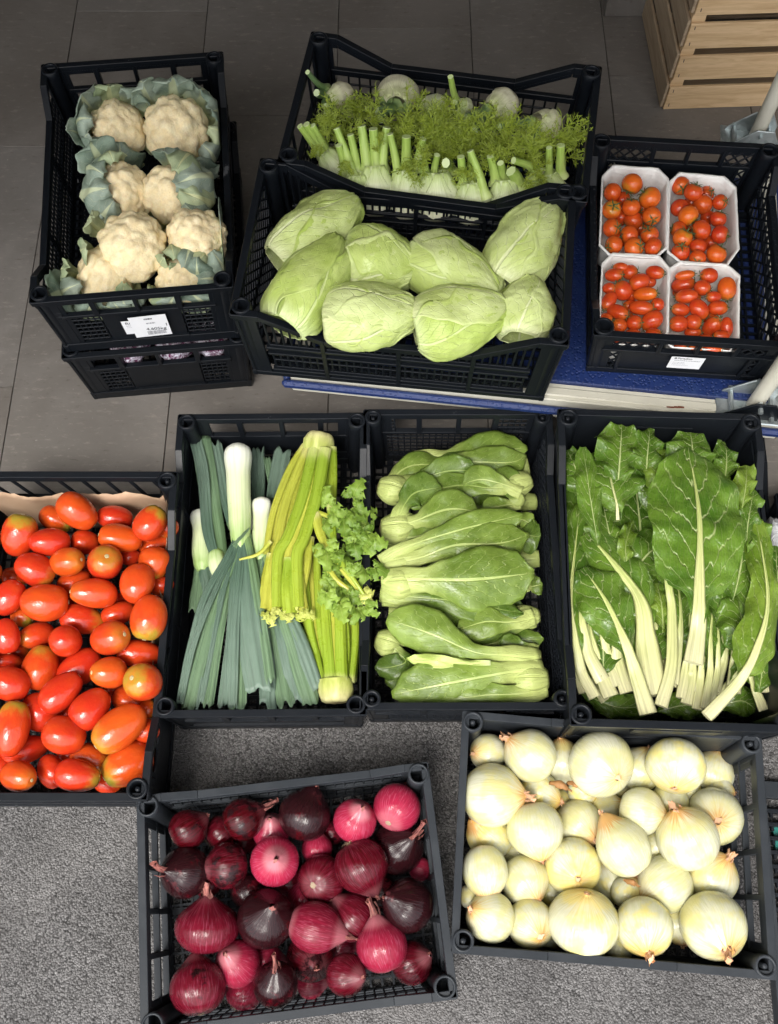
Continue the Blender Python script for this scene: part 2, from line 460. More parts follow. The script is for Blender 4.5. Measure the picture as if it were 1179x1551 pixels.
    def posts(s):
        k=.019
        for sx in(-1,1):
            for sy in(-1,1):
                mb=MB(); mb.local=True; ro,ri=s.style.get('cup',(.0175,.0125)); zt=s.H+.004; T=s.taper
                prof=[(ro-.002,.004),(ro-.001,s.H-.03),(ro+.0008,s.H-.012),(ro+.0008,zt),(ro-.0012,zt+.0015),(ri+.001,zt+.0012),(ri,zt-.001),(ri-.001,zt-.05),(.0,zt-.052)]
                def fn(p,a,t,sx=sx,sy=sy):
                    q=T*(1-max(0,min(1,p.z/s.H)))
                    return Vector((p.x+sx*(s.hx-k-q),p.y+sy*(s.hy-k-q),p.z))
                lathe(mb,prof,22,fn)
                if s.style.get('peg'):
                    lathe(mb,[(.0055,zt-.05),(.005,zt-.006),(.0035,zt-.004),(0,zt-.004)],10,fn)
                mb.build('corner_post',s.mat,s.o,smooth=True)
dip=lambda a,b,lo:[(0,1),(a,1),(b,lo),(1-b,lo),(1-a,1),(1,1)]
S_A=dict(x=dict(foot=.03,fill=[('rib',0.1,.9,.655,.70),('solid',.29,.71,.16,.66),('rib',.28,.72,.14,.17),('solid',.1,.13,.1,.95),('solid',.87,.9,.1,.95),
        ('rib',.27,.30,.68,.95),('rib',.49,.51,.68,.95),('rib',.70,.73,.68,.95),('grid',.13,.28,.2,.64,5,6),('grid',.72,.87,.2,.64,5,6)]),
     y=dict(prof=dip(.10,.19,.80),foot=.025,fill=[('grid',.08,.92,.12,.78,44,7,.0042),('rib',.05,.95,.40,.44),('rib',.33,.345,.1,.8),('rib',.655,.67,.1,.8)]))
S_LEEK=dict(x=dict(foot=.03,fill=[('rib',0.1,.9,.60,.65),('solid',.1,.9,.3,.62),('rib',.1,.9,.26,.30),('solid',.1,.15,.1,.95),('solid',.85,.9,.1,.95),
        ('rib',.30,.33,.62,.95),('rib',.53,.555,.62,.95),('rib',.74,.77,.62,.95),('grid',.15,.34,.1,.3,7,3),('grid',.7,.85,.1,.3,6,3)]),
     y=dict(prof=dip(.13,.22,.84),rim=.016,foot=.025,fill=[('solid',.03,.97,.2,.82),('rib',.05,.95,.5,.53),('rib',.3,.31,.1,.85),('rib',.7,.71,.1,.85)]))
S_BOK=dict(x=dict(foot=.03,fill=[('rib',0.05,.95,.60,.64),('grid',.1,.9,.12,.60,22,7),('solid',.08,.14,.6,.97),('grid',.14,.16,.62,.95,1,5),
        ('rib',.28,.31,.62,.95),('rib',.50,.525,.62,.95),('rib',.70,.73,.62,.95),('grid',.72,.92,.64,.95,6,4)]),
     y=dict(prof=dip(.13,.22,.86),rim=.016,foot=.025,fill=[('diamond',.05,.95,.12,.84,.02,.0032),('rib',.05,.95,.45,.48)]),peg=True,cup=(.0165,.0105))
S_CAB=dict(x=dict(prof=dip(.085,.27,.70),rim=.014,foot=.016,fill=[('rib',.08,.92,.49,.52),('rib',.08,.92,.40,.425),('rib',.08,.92,.13,.15),
        ('rib',.255,.27,.05,.70),('rib',.495,.51,.05,.70),('rib',.73,.745,.05,.70),('grid',.09,.91,.15,.40,34,2,.0045),('grid',.09,.91,.52,.92,34,1,.0045)]),
     y=dict(rim=.014,foot=.02,fill=[('diamond',.08,.92,.12,.9,.026,.0042),('rib',.05,.95,.5,.53)]))
S_FEN=dict(x=dict(prof=dip(.09,.28,.76),rim=.016,foot=.02,fill=[('rib',.06,.94,.60,.66),('rib',.1,.9,.28,.31),('grid',.12,.88,.31,.60,19,3,.0045),('grid',.1,.9,.08,.28,24,2,.004)]),
     y=dict(rim=.014,foot=.02,fill=[('rib',.05,.95,.5,.53),('solid',.25,.28,.1,.95),('solid',.72,.75,.1,.95),('grid',.08,.92,.1,.5,14,4)]))
S_TOM=dict(x=dict(rim=.015,foot=.02,fill=[('rib',.06,.94,.60,.65),('solid',.17,.83,.12,.62),('rib',.15,.17,.08,.62),('rib',.83,.85,.08,.62),('rib',.335,.36,.62,.95),('rib',.53,.55,.62,.95),('rib',.72,.745,.62,.95),
        ('diamond',.10,.345,.64,.95,.024,.0042),('diamond',.735,.92,.64,.95,.024,.0042),('diamond',.08,.16,.1,.62,.024,.0042),('diamond',.84,.93,.1,.62,.024,.0042)]),
     y=dict(prof=dip(.12,.21,.78),rim=.015,foot=.02,fill=[('diamond',.08,.92,.12,.78,.03,.005),('rib',.05,.95,.42,.46)]),cup=(.019,.0145))
S_ON=dict(x=dict(prof=[(0,1),(.08,1),(.2,.93),(.8,.93),(.92,1),(1,1)],rim=.015,foot=.018,fill=[('grid',.05,.95,.1,.9,26,5),('rib',.05,.95,.5,.54)]),
     y=dict(rim=.016,foot=.02,fill=[('solid',.04,.13,.08,.95),('rib',.30,.325,.1,.95),('rib',.49,.515,.1,.95),('rib',.68,.705,.1,.95),('solid',.87,.96,.08,.95),('rib',.05,.95,.14,.24),('rib',.05,.95,.52,.55),('solid',.1,.9,.82,.95)]),cup=(.0185,.0145))
S_ONW=dict(S_ON,peg=True,cup=(.0185,.0135),x=dict(prof=[(0,1),(.3,.95),(.7,.95),(1,1)],rim=.015,foot=.018,fill=[('solid',.05,.95,.1,.94)]))
S_CH=dict(x=dict(rim=.014,foot=.03,fill=[('solid',.05,.95,.1,.97),('rib',.3,.7,.6,.8)]),y=dict(prof=dip(.13,.24,.86),rim=.014,foot=.02,fill=[('solid',.05,.95,.1,.86)]),peg=True,cup=(.0185,.013))
S_PL=dict(x=dict(rim=.015,foot=.02,fill=[('rib',.05,.95,.55,.6),('slant',.06,.94,.58,.97,8,.009,-.03),('solid',.05,.95,.1,.57)]),
     y=dict(prof=dip(.13,.24,.84),rim=.015,foot=.02,fill=[('solid',.05,.95,.1,.6),('grid',.08,.92,.6,.82,10,1,.01)]),peg=True,cup=(.0185,.013))
K={}
K['cau_low']=Crate('vegetable_crate','black plastic crate of dark red produce underneath the cauliflower crate',[(77.8,106.7),(324.7,88.4),(337.5,423.7),(58.4,445.4)],.42,.21,S_A,M['black_plastic'])
K['cau_low'].o.location.z=0.0
K['cau']=Crate('vegetable_crate','black plastic crate of cauliflowers with two white paper stickers on its near end',[(77.8,106.7),(324.7,88.4),(337.5,423.7),(58.4,445.4)],.42,.212,S_A,M['black_plastic'])
K['fen']=Crate('vegetable_crate','black plastic crate with stepped rim holding fennel, farthest on the blue trolley',[(482.7,62.3),(896,106.6),(876,296),(438.4,232)],.52,.282,S_FEN,M['black_plastic'])
K['cab']=Crate('vegetable_crate','black slotted crate of pale pointed cabbages in front of the fennel',[(413.8,250.7),(860.2,293.3),(842.9,505.6),(358.7,465.9)],.52,.282,S_CAB,M['black_plastic'])
K['tom']=Crate('vegetable_crate','shallow black crate holding four paper punnets of small tomatoes on blue trolley',[(913.2,214.8),(1167,229.7),(1192,512),(911.9,495.5)],.44,.282,S_TOM,M['black_plastic'])
K['leek']=Crate('vegetable_crate','dark grey crate holding leeks and celery',[(286.4,639.3),(542.6,638.7),(537.8,1066.4),(246.8,1071.2)],.21,.002,S_LEEK,M['slate_plastic'])
K['bok']=Crate('vegetable_crate','dark grey crate filled with green pak choi between leeks and chard',[(565.5,632.9),(821.7,631.9),(852.9,1058.3),(562.9,1058.3)],.21,.002,S_BOK,M['slate_plastic'])
K['chard']=Crate('vegetable_crate','solid-walled dark crate overflowing with green chard leaves',[(861,634.5),(1126.8,638.7),(1205,1094),(880,1080)],.315,.105,S_CH,M['slate_plastic'])
K['plum']=Crate('vegetable_crate','grey crate heaped with red plum tomatoes over a brown paper liner',[(-42,727),(256.4,728.8),(205,1194),(-142,1195)],.25,.002,S_PL,M['slate_plastic'])
K['red']=Crate('vegetable_crate','grey crate of red onions standing on asphalt',[(222,1224),(632.6,1170),(675.8,1497.8),(234,1548.6)],.19,.002,S_ON,M['skylit_grey_plastic'])
K['wh']=Crate('vegetable_crate','grey crate of white onions in front of the chard',[(713,1092.7),(1137,1126.6),(1160.3,1463),(705.4,1426.2)],.19,.002,S_ONW,M['skylit_grey_plastic'])
for k,v in K.items(): print('CRATE',k,round(2*v.hx,3),round(2*v.hy,3),round(math.degrees(v.rz),1),tuple(round(c,3) for c in v.o.location))

# paper stickers on crates (parts of their crates)
def sticker(cr,side,u0,u1,h0,h1,skew,lines,n=-.0035,tilt=0.):
    H=cr.H; L=2*cr.hx
    def pt(a,b,nn): return cr.W(side,(u0+(u1-u0)*a+skew*(1-b))*L+0.,(h0+(h1-h0)*b+tilt*(a-.5))*H,nn)
    def quad(mb,a0,a1,b0,b1,nn):
        i=len(mb.v)
        for a,b in((a0,b0),(a1,b0),(a1,b1),(a0,b1)): mb.add(pt(a,b,nn))
        mb.f.append((i,i+1,i+2,i+3))
    mb=MB(); mb.local=True; quad(mb,0,1,0,1,n); s=mb.build('paper_sticker',M['paper'],cr.o,smooth=False,solid=.0004)
    ink=MB(); ink.local=True; fa=MB(); fa.local=True
    for (typ,a0,a1,b0,b1) in lines:
        if typ=='bar':
            r3=random.Random(5); a=a0
            while a<a1:
                wd=r3.choice((.006,.010,.016)); quad(fa,a,min(a+wd,a1),b0,b1,n-.0006); a+=wd+r3.choice((.006,.012))
        elif typ=='ink': 
            r3=random.Random(int(a0*100)); a=a0
            while a<a1:
                wd=r3.uniform(.012,.035); quad(ink,a,min(a+wd,a1),b0,b1-r3.uniform(0,.25)*(b1-b0),n-.0006); a+=wd+.008
        else:
            r3=random.Random(int(a0*90)); a=a0
            while a<a1:
                wd=r3.uniform(.02,.06); quad(fa,a,min(a+wd,a1),b0,b1,n-.0006); a+=wd+.014
    if ink.f: ink.build('print',M['ink'],s,smooth=False)
    if fa.f: fa.build('print',M['faint'],s,smooth=False)
    def text(body,a,b,size,mat):
        c=bpy.data.curves.new('lettering','FONT'); c.body=body; c.size=size; c.extrude=.0001; c.materials.append(mat)
        t=bpy.data.objects.new('lettering',c); C.objects.link(t); bpy.context.view_layer.update()
        me=bpy.data.meshes.new_from_object(t.evaluated_get(bpy.context.evaluated_depsgraph_get())); bpy.data.objects.remove(t)
        o=bpy.data.objects.new('lettering',me); C.objects.link(o); o.parent=s
        o.location=pt(a,b,n-.0008); o.rotation_euler=(math.pi/2,0,0)
        return o
    return s,text
s1,t1=sticker(K['cau'],'near',.385,.50,.30,.55,.0,[('faint',.16,.7,.62,.66),('faint',.16,.6,.5,.52)],n=-.0028); t1('RO',.15,.74,.013,M['ink'])
s2,t2=sticker(K['cau'],'near',.43,.63,.24,.63,.0,[('ink',.40,.62,.83,.90),('faint',.42,.66,.62,.68),('bar',.36,.86,.08,.27),('ink',.93,.95,.45,.60)],n=-.0045,tilt=.02); t2('4.605kg',.36,.32,.0135,M['ink'])
s3,t3=sticker(K['tom'],'near',.425,.60,.30,.60,.0,[('ink',.10,.17,.82,.97),('faint',.12,.9,.68,.73),('faint',.1,.45,.52,.55),('faint',.1,.5,.40,.43),('faint',.1,.6,.28,.30)],n=-.0028); t3('Paradiso',.19,.83,.0085,M['ink'])

# ---------------------------------------------------------------- trolley
A=P(426,581,.245); B=P(1179,657,.245); xd=(B-A); xd.z=0; rz=math.atan2(xd.y,xd.x)
Lx=xd.length+.03; bk=P(1010,228,.275); yd=Vector((-math.sin(rz),math.cos(rz),0)); Ly=(bk-A).dot(yd)
tr=thing('platform_trolley','cream steel platform trolley with blue rubber deck and bumper under three crates','trolley',(A.x,A.y,0),None,rz)
def tb(name,mat,boxes,bevel=.003,parent=None,smooth=False):
    mb=MB(); mb.local=True
    for b in boxes: mb.box(*b)
    return mb.build(name,mat,parent or tr,smooth=smooth,bevel=bevel)
tb('bumper',M['blue'],[(0,Lx,0,.016,.224,.245),(0,Lx,Ly-.016,Ly,.205,.245),(0,.016,.016,Ly-.016,.206,.244),(Lx-.016,Lx,.016,Ly-.016,.206,.244)],.006)
fw=.058
tb('frame',M['cream'],[(.017,Lx-.017,.017,fw,.19,.262),(.017,Lx-.017,.026,fw-.012,.262,.2665),(.017,Lx-.017,Ly-fw,Ly-.017,.19,.262),(.0172,fw,fw,Ly-fw,.192,.2615),(Lx-fw,Lx-.0172,fw,Ly-fw,.192,.2615)],.004)
tb('rubber_deck',M['blue'],[(fw-.001,Lx-fw+.001,fw-.001,Ly-fw+.001,.24,.272)],.002)
for (x,y) in ((.22,.22),(Lx-.18,.22),(.22,Ly-.15),(Lx-.18,Ly-.15)):
    mb=MB(); mb.local=True
    lathe(mb,[(.02,-.02),(.055,-.02),(.062,-.012),(.062,.012),(.055,.02),(.02,.02)],24,lambda p,a,t:Vector((x+p.z,y+p.x,.064+p.y)))
    wv=mb.build('wheel',M['black_plastic'],tr)
    tb('wheel_fork',M['zinc'],[(x-.028,x-.024,y-.03,y+.03,.06,.19),(x+.024,x+.028,y-.03,y+.03,.06,.19),(x-.05,x+.05,y-.05,y+.05,.186,.1915)],.002)
inv=Matrix.LocRotScale(tr.location,tr.rotation_euler,None).inverted()
def hinge(px,py,sgn):
    p=inv@P(px,py,.275); x,y=p.x,p.y
    mb=MB(); mb.local=True
    tube(mb,[(x+.012,y,.275),(x+.012,y,.60),(x+.012,y,.95)],.0165,16,8,up=Vector((0,1,0))); mb.build('handle_post',M['cream'],tr)
    # two folded plates either side of the post and a bolt through them
    for dy,m,nm in ((-.030,'black_plastic' if sgn<0 else 'zinc','hinge_plate'),(.026,'zinc','hinge_plate')):
        mb=MB(); mb.local=True; yy=y+dy
        prof=[(-.06,.262),(.06,.262),(.06,.290),(.04,.325),(0.,.325),(-.05,.278)]
        b=len(mb.v)
        for q in prof: mb.add((x+q[0],yy,q[1]))
        for q in prof: mb.add((x+q[0],yy+.004,q[1]))
        n=len(prof); mb.f.append(tuple(range(n))); mb.f.append(tuple(range(2*n-1,n-1,-1)))
        for i in range(n): mb.f.append((i,n+i,n+(i+1)%n,(i+1)%n))
        mb.build(nm,M[m],tr,smooth=False,bevel=.001)
    tb('hinge_plate',M['zinc'],[(x-.065,x+.065,y-.040,y+.040,.2625,.2675)],.002)
    for q,h in ((-.036,.275),(.012,.310),(.045,.278)):
        mb=MB(); mb.local=True
        tube(mb,[(x+q,y-.040,h),(x+q,y,h),(x+q,y+.038,h)],.0055,6,4,up=Vector((0,0,1))); mb.build('bolt',M['zinc'],tr,smooth=False)
hinge(1136,208,1); hinge(1134,612,-1)
mb=MB(); mb.local=True; q=inv@P(1028,617,.267)
for i in range(9):
    a=rng.uniform(-.02,.02); mb.box(q.x+a-.006,q.x+a+.006,q.y-.0015+a*.1,q.y+.0015+a*.1+rng.uniform(0,.001),.2668,.26702+.0001*i)
mb.build('rust_stain',M['rust'],tr,smooth=False)

# ---------------------------------------------------------------- wooden crate and plinth at the back
w0=P(1004,166,0); wd=P(1179,160,0)-w0; rzw=math.atan2(wd.y,wd.x)
wc=thing('wooden_crate','pale slatted wooden crate standing on the tiles behind the trolley','crate',(w0.x,w0.y,.001),None,rzw)
def slat(name,mat,x0,x1,y0,y1,z0,z1,ax,parent=wc):
    mb=MB(); mb.local=True; mb.box(x0,x1,y0,y1,z0,z1)
    for i,p in enumerate(mb.v): mb.uv[i]=((p.x if ax=='x' else p.y)*2,p.z*2+p.y*(2 if ax=='x' else 0)+z0)
    return mb.build(name,mat,parent,smooth=False,bevel=.0012)
LX,LY=.60,.42
for i in range(4):
    z=i*.101
    s=slat('slat',M['wood'],.0,LX,-.001,.008,z,z+.076,'x')
    for xx in (.012,.60-.012):
        for zz in (.012,.060):
            mb=MB(); mb.local=True; mb.box(xx-.0008,xx+.0008,-.0026,-.001,z+zz,z+zz+.009); mb.build('staple',M['ink'],s,smooth=False)
    slat('slat',M['oldwood'],-.009,-.001,.004,LY,z+.004,z+.082,'y')
    slat('slat',M['wood'],.0,LX,LY-.008,LY,z,z+.076,'x'); slat('slat',M['wood'],LX+.001,LX+.009,.004,LY,z+.004,z+.082,'y')
for x,y in ((.001,.009),(LX-.036,.009),(.001,LY-.044),(LX-.036,LY-.044)): slat('corner_block',M['wood'],x,x+.035,y,y+.034,0.003,.40,'x')
for i in range(4): slat('bottom_board',M['oldwood'],.01,LX-.01,.02+i*.1,.02+i*.1+.08,.006,.014,'x')
for i,(y,z,t) in enumerate(((.10,.02,.10),(.2,.12,-.08),(.14,.2,.12))):
    bw=thing('loose_board',['rough old board lying low inside the wooden crate','old board slanting across the middle inside wooden crate','old board lying highest inside the wooden crate'][i],'board',wc.matrix_basis@Vector((.05,y,z+.03)),'boards inside the wooden crate',rzw+t)
    mb=MB(); mb.local=True; mb.box(0,.46,0,.07,0,.018,Matrix.Rotation(.10*(-1)**i,4,'Y'))
    for k,p in enumerate(mb.v): mb.uv[k]=(p.x*2,p.y*3+p.z*3)
    mb.build('plank',M['oldwood'],bw,smooth=False,bevel=.001)
p0=P(915,26,0)
mb=MB(); mb.box(p0.x,p0.x+.7,p0.y,p0.y+.35,.001,.10); 
tag(mb.build('stone_plinth',M['tile'],smooth=False,bevel=.003),'low brown stone plinth behind the wooden crate at the back','plinth')

# ---------------------------------------------------------------- floor grating bottom right, crate end beyond the chard
g0=P(1158,1192,.03); 
gr=thing('floor_grating','flat grey plastic grating with round-toothed bars beside the white onion crate','grating',(g0.x,g0.y,.001),None,R(-3))
mb=MB(); mb.local=True
mb.box(-.012,.28,-.02,.012,0,.03); mb.box(-.012,.002,-.62,-.02,0.0004,.0296)
mb.build('frame',M['skylit_grey_plastic'],gr,smooth=False,bevel=.001)
for i in range(22):
    mb=MB(); mb.local=True; y=-.045-i*.0262
    mb.box(.001,.28,y-.004,y+.004,.002,.028)
    for k in range(9): 
        x=.012+k*.030; mb.box(x-.003,x+.003,y-.012,y-.0035,.012,.022)
    mb.build('bar',M['slate_plastic'],gr,smooth=False,bevel=.001)
g=G('teal_plastic'); M['teal']=g.done((.01,.14,.12),.4)
mb=MB(); mb.box(g0.x+.012,g0.x+.2,g0.y-.125,g0.y-.07,.002,.012); tag(mb.build('green_scrap',M['teal'],smooth=False),'teal green plastic scrap lying under the grey grating','scrap')
K['edge']=Crate('vegetable_crate','black crate holding a crumpled clear bag, beside the chard crate',[(1195,762),(1420,765),(1500,1090),(1232,1080)],.16,.002,S_CH,M['black_plastic'])
K['under']=Crate('vegetable_crate','empty black crate underneath the chard crate, behind the white onions',[(895,650),(1135,655),(1205,1090),(925,1078)],.10,.002,S_CH,M['black_plastic'])

def keep_in(mb,cr,m=.016,right=True):
    """keep produce inside the walls of its crate"""
    M_=Matrix.LocRotScale(cr.o.location,cr.o.rotation_euler,None); I=M_.inverted()
    for i,p in enumerate(mb.v):
        q=I@p; k=cr.taper*(1-max(0,min(1,q.z/cr.H))); lx,ly=cr.hx-k-m,cr.hy-k-m
        c=False
        if abs(q.x)>lx and (right or q.x<0): q.x=math.copysign(lx-.02*min(1,abs(q.x)-lx),q.x); c=True
        if abs(q.y)>ly: q.y=math.copysign(ly-.02*min(1,abs(q.y)-ly),q.y); c=True
        if c: mb.v[i]=M_@q
# ---------------------------------------------------------------- materials of the round produce (unit-size local coordinates)
def tomato_mat(name,orange,red,greencol,rough=.13):
    g=G(name); o=g.obj(); s=g.sep(o); n=g.noise(o,1.6,3,.55); f=g.noise(o,26,3,.6)
    rip=g.attr('ripe'); gr=g.attr('green')
    c=g.mix(g.math('ADD',rip,g.math('MULTIPLY',g.math('SUBTRACT',n,.5),.9),clamp=True),orange,red)
    zz=g.math('ADD',s[2],g.math('MULTIPLY',g.math('SUBTRACT',n,.5),1.1))
    gm=g.math('MULTIPLY',g.step(zz,.30,1.0),gr)
    c=g.mix(gm,c,(.46,.36,.035)); c=g.mix(g.math('MULTIPLY',g.step(zz,.5,1.15),gr),c,greencol)
    pole=g.step(s[2],.972,.995); c=g.mix(g.math('MULTIPLY',pole,.75),c,(.42,.30,.14))
    c=g.mix(g.step(f,.64,.76,0,.22),c,(.75,.33,.10)); c=g.mix(g.step(g.noise(o,7.,4,.75),.70,.74,0,.5),c,(.30,.13,.05))
    return g.done(c,g.step(f,.3,.7,rough-.03,rough+.10),g.bump(g.noise(o,5,3),.10,.01),spec=.5,sss=.12,sssr=(.012,.004,.002))
M['plum']=tomato_mat('plum_tomato_skin',(.60,.085,.010),(.50,.026,.009),(.19,.22,.025))
M['cherry']=tomato_mat('cherry_tomato_skin',(.66,.13,.012),(.50,.032,.010),(.22,.22,.02))
g=G('tomato_calyx'); o=g.obj(); M['calyx']=g.done(g.mix(g.noise(o,6,3),(.030,.060,.016),(.10,.15,.045)),.6)
g=G('tomato_stem_scar'); o=g.obj(); M['scar']=g.done(g.mix(g.noise(o,8,3),(.30,.28,.10),(.55,.42,.25)),.7)
# red onion
g=G('red_onion_skin'); o=g.obj(); s=g.sep(o)
r=g.math('SQRT',g.math('ADD',g.math('MULTIPLY',s[0],s[0]),g.math('MULTIPLY',s[1],s[1])))
cx_=g.math('DIVIDE',s[0],g.math('ADD',r,.001)); cy_=g.math('DIVIDE',s[1],g.math('ADD',r,.001))
av=g.vec(cx_,cy_,g.math('MULTIPLY',s[2],.10)); rn=g.rand()
avr=g.vadd(av,g.vec(g.math('MULTIPLY',rn,37.),0,0))
st=g.noise(avr,9,3,.6); st2=g.noise(avr,26,2,.5); patch=g.noise(g.vadd(o,g.vec(g.math('MULTIPLY',rn,19.),0,0)),1.5,4,.6)
pink=g.attr('pink'); dk=g.attr('dark')
c=g.mix(g.math('ADD',g.math('MULTIPLY',g.math('POWER',pink,1.5),.95),g.math('MULTIPLY',g.math('SUBTRACT',st,.5),.45),clamp=True),(.034,.0009,.0013),(.37,.020,.056))
c=g.mix(g.math('MULTIPLY',g.step(st2,.52,.68),g.math('MULTIPLY',pink,.42)),c,(.50,.12,.20))
c=g.mix(g.math('MULTIPLY',g.step(g.math('ABSOLUTE',s[2]),.70,1.0),g.math('MULTIPLY',pink,.5)),c,(.60,.28,.30))
c=g.mix(g.step(g.math('ADD',patch,g.math('MULTIPLY',g.math('SUBTRACT',dk,.5),.8)),.48,.60),c,g.mix(st2,(.006,.002,.0028),(.030,.006,.008)))
c=g.mix(g.math('MULTIPLY',g.step(g.noise(o,9,4,.7),.68,.74),.5),c,(.34,.14,.11))
M['ronion']=g.done(c,g.step(patch,.3,.7,.05,.12),g.bump(g.math('ADD',st2,g.math('MULTIPLY',patch,.6)),.16,.025),spec=.30)
g=G('red_onion_dry_neck'); u,v=g.uv(); o=g.obj(); n=g.noise(g.vec(g.math('MULTIPLY',v,18.),g.math('MULTIPLY',u,2.),g.rand()),1.,4,.6)
M['rneck']=g.done(g.mix(g.step(n,.35,.65),(.10,.022,.022),(.42,.15,.12)),.6,g.bump(n,.6,.01))
g=G('onion_roots'); M['roots']=g.done((.40,.30,.19),.8)
g=G('onion_root_disc'); o=g.obj(); M['disc']=g.done(g.mix(g.noise(o,30,3),(.14,.09,.06),(.46,.36,.24)),.8)
# white onion
g=G('white_onion_skin'); o=g.obj(); s=g.sep(o)
r=g.math('SQRT',g.math('ADD',g.math('MULTIPLY',s[0],s[0]),g.math('MULTIPLY',s[1],s[1])))
cx_=g.math('DIVIDE',s[0],g.math('ADD',r,.001)); cy_=g.math('DIVIDE',s[1],g.math('ADD',r,.001)); rn=g.rand()
avr=g.vadd(g.vec(cx_,cy_,g.math('MULTIPLY',s[2],.15)),g.vec(g.math('MULTIPLY',rn,23.),0,0))
st=g.noise(avr,12,3,.6); pt=g.noise(g.vadd(o,g.vec(0,g.math('MULTIPLY',rn,31.),0)),1.3,3,.55)
yel=g.attr('yellow')
c=g.mix(g.step(pt,.35,.7),(.60,.59,.44),(.55,.545,.29))
c=g.mix(g.math('MULTIPLY',g.step(st,.40,.70),.35),c,(.47,.48,.21))
c=g.mix(g.math('MULTIPLY',g.step(pt,.45,.62),yel),c,(.80,.66,.17))
up_=g.math('ADD',s[2],g.math('MULTIPLY',g.math('SUBTRACT',st,.5),.75))
c=g.mix(g.math('MULTIPLY',g.step(up_,.50,.92),g.math('ADD',.15,g.math('MULTIPLY',yel,.6))),c,(.72,.50,.11))
c=g.mix(g.math('MULTIPLY',g.step(up_,.84,1.08),.75),c,(.56,.25,.06))
c=g.mix(g.math('MULTIPLY',g.step(s[2],-.80,-.97),.5),c,(.70,.58,.42))
M['wonion']=g.done(c,g.step(pt,.3,.7,.13,.24),g.bump(st,.16,.02),spec=.5,sss=.08,sssr=(.01,.008,.004))
g=G('white_onion_dry_neck'); u,v=g.uv(); n=g.noise(g.vec(g.math('MULTIPLY',v,16.),g.math('MULTIPLY',u,2.),g.rand()),1.,4,.6)
M['wneck']=g.done(g.mix(g.step(n,.35,.65),(.46,.20,.07),(.72,.45,.28)),.6,g.bump(n,.6,.01))

# ---------------------------------------------------------------- helpers for piles
def settle(items,it=60,slack=.90,floor=None):
    """move overlapping balls apart along their sight lines so that they rest on one another; items: dict(p,r,layer)"""
    for _ in range(it):
        for i in range(len(items)):
            for j in range(i+1,len(items)):
                a,b=items[i],items[j]; d=(a['p']-b['p']).length; m=(a['r']+b['r'])*slack
                if d<m:
                    up,lo=(a,b) if (a['p'].z,a['lay'])>(b['p'].z,b['lay']) else (b,a)
                    if a['lay']!=b['lay']: up,lo=(a,b) if a['lay']<b['lay'] else (b,a)
                    k=(m-d)*.25
                    lo['p']=lo['p']+(lo['p']-CAM).normalized()*k; 
                    if up['lay']!=lo['lay']: up['p']=up['p']-(up['p']-CAM).normalized()*k*.15
        for a in items:
            if a['p'].z<floor+a['r']: a['p']=CAM+(a['p']-CAM)*((floor+a['r']-CAMH)/(a['p'].z-CAMH))
ORD=['','first','second','third','fourth','fifth','sixth','seventh','eighth','ninth','tenth','eleventh','twelfth']
def rows_of(items,nrows):
    it=sorted(items,key=lambda a:a['py']); n=len(it); out={}
    for r in range(nrows):
        row=sorted(it[round(r*n/nrows):round((r+1)*n/nrows)],key=lambda a:a['px'])
        for k,a in enumerate(row): a['row']=r+1; a['col']=k+1; a['last']=(k==len(row)-1)
def copy_tree(o,parent=None):
    c=o.copy(); C.objects.link(c)
    if parent is not None: c.parent=parent
    for ch in list(o.children): copy_tree(ch,c)
    return c
class Kind:
    """first use hands out the original, later uses copies of it and its parts"""
    def __init__(s,o): s.o=o; s.used=False; s.parts=list(o.children)
    def get(s):
        if not s.used: s.used=True; return s.o
        c=s.o.copy(); C.objects.link(c)
        for ch in s.parts:
            k=ch.copy(); C.objects.link(k); k.parent=c
            for q in list(ch.children):
                e=q.copy(); C.objects.link(e); e.parent=k
        return c

# ---------------------------------------------------------------- plum tomatoes
def plum_mesh(sd):
    r4=random.Random(sd); mb=MB(); n=22; prof=[]
    sk=r4.uniform(-.10,.16); 
    for i in range(n+1):
        t=math.pi*i/n; z=-math.cos(t); r=math.sin(t)**.86*(1-sk*z)
        if i>n-3: z-=.018*(i-n+3)**1.2
        prof.append((max(r,.0005),z))
    lob=r4.uniform(.0,.030); ph=r4.uniform(0,6); nl=r4.choice((2,3,4)); bend=r4.uniform(-.06,.06)
    def fn(p,a,t):
        k=1+lob*math.cos(nl*a+ph)*math.sin(math.pi*t)
        return Vector((p.x*k+bend*(1-p.z*p.z),p.y*k,p.z))
    lathe(mb,prof,28,fn)
    o=mb.build('plum_tomato',M['plum'])
    mb=MB(); mb.local=True
    lathe(mb,[(.0,.950),(.06,.972),(.11,.965),(.14,.935)],10,lambda p,a,t:Vector((p.x*(1+.25*math.sin(5*a)),p.y*(1+.25*math.sin(5*a)),p.z)))
    mb.build('stem_scar',M['scar'],o)
    return o
plumK=[Kind(plum_mesh(i)) for i in range(6)]
z8=zoom(0,710,.3419)
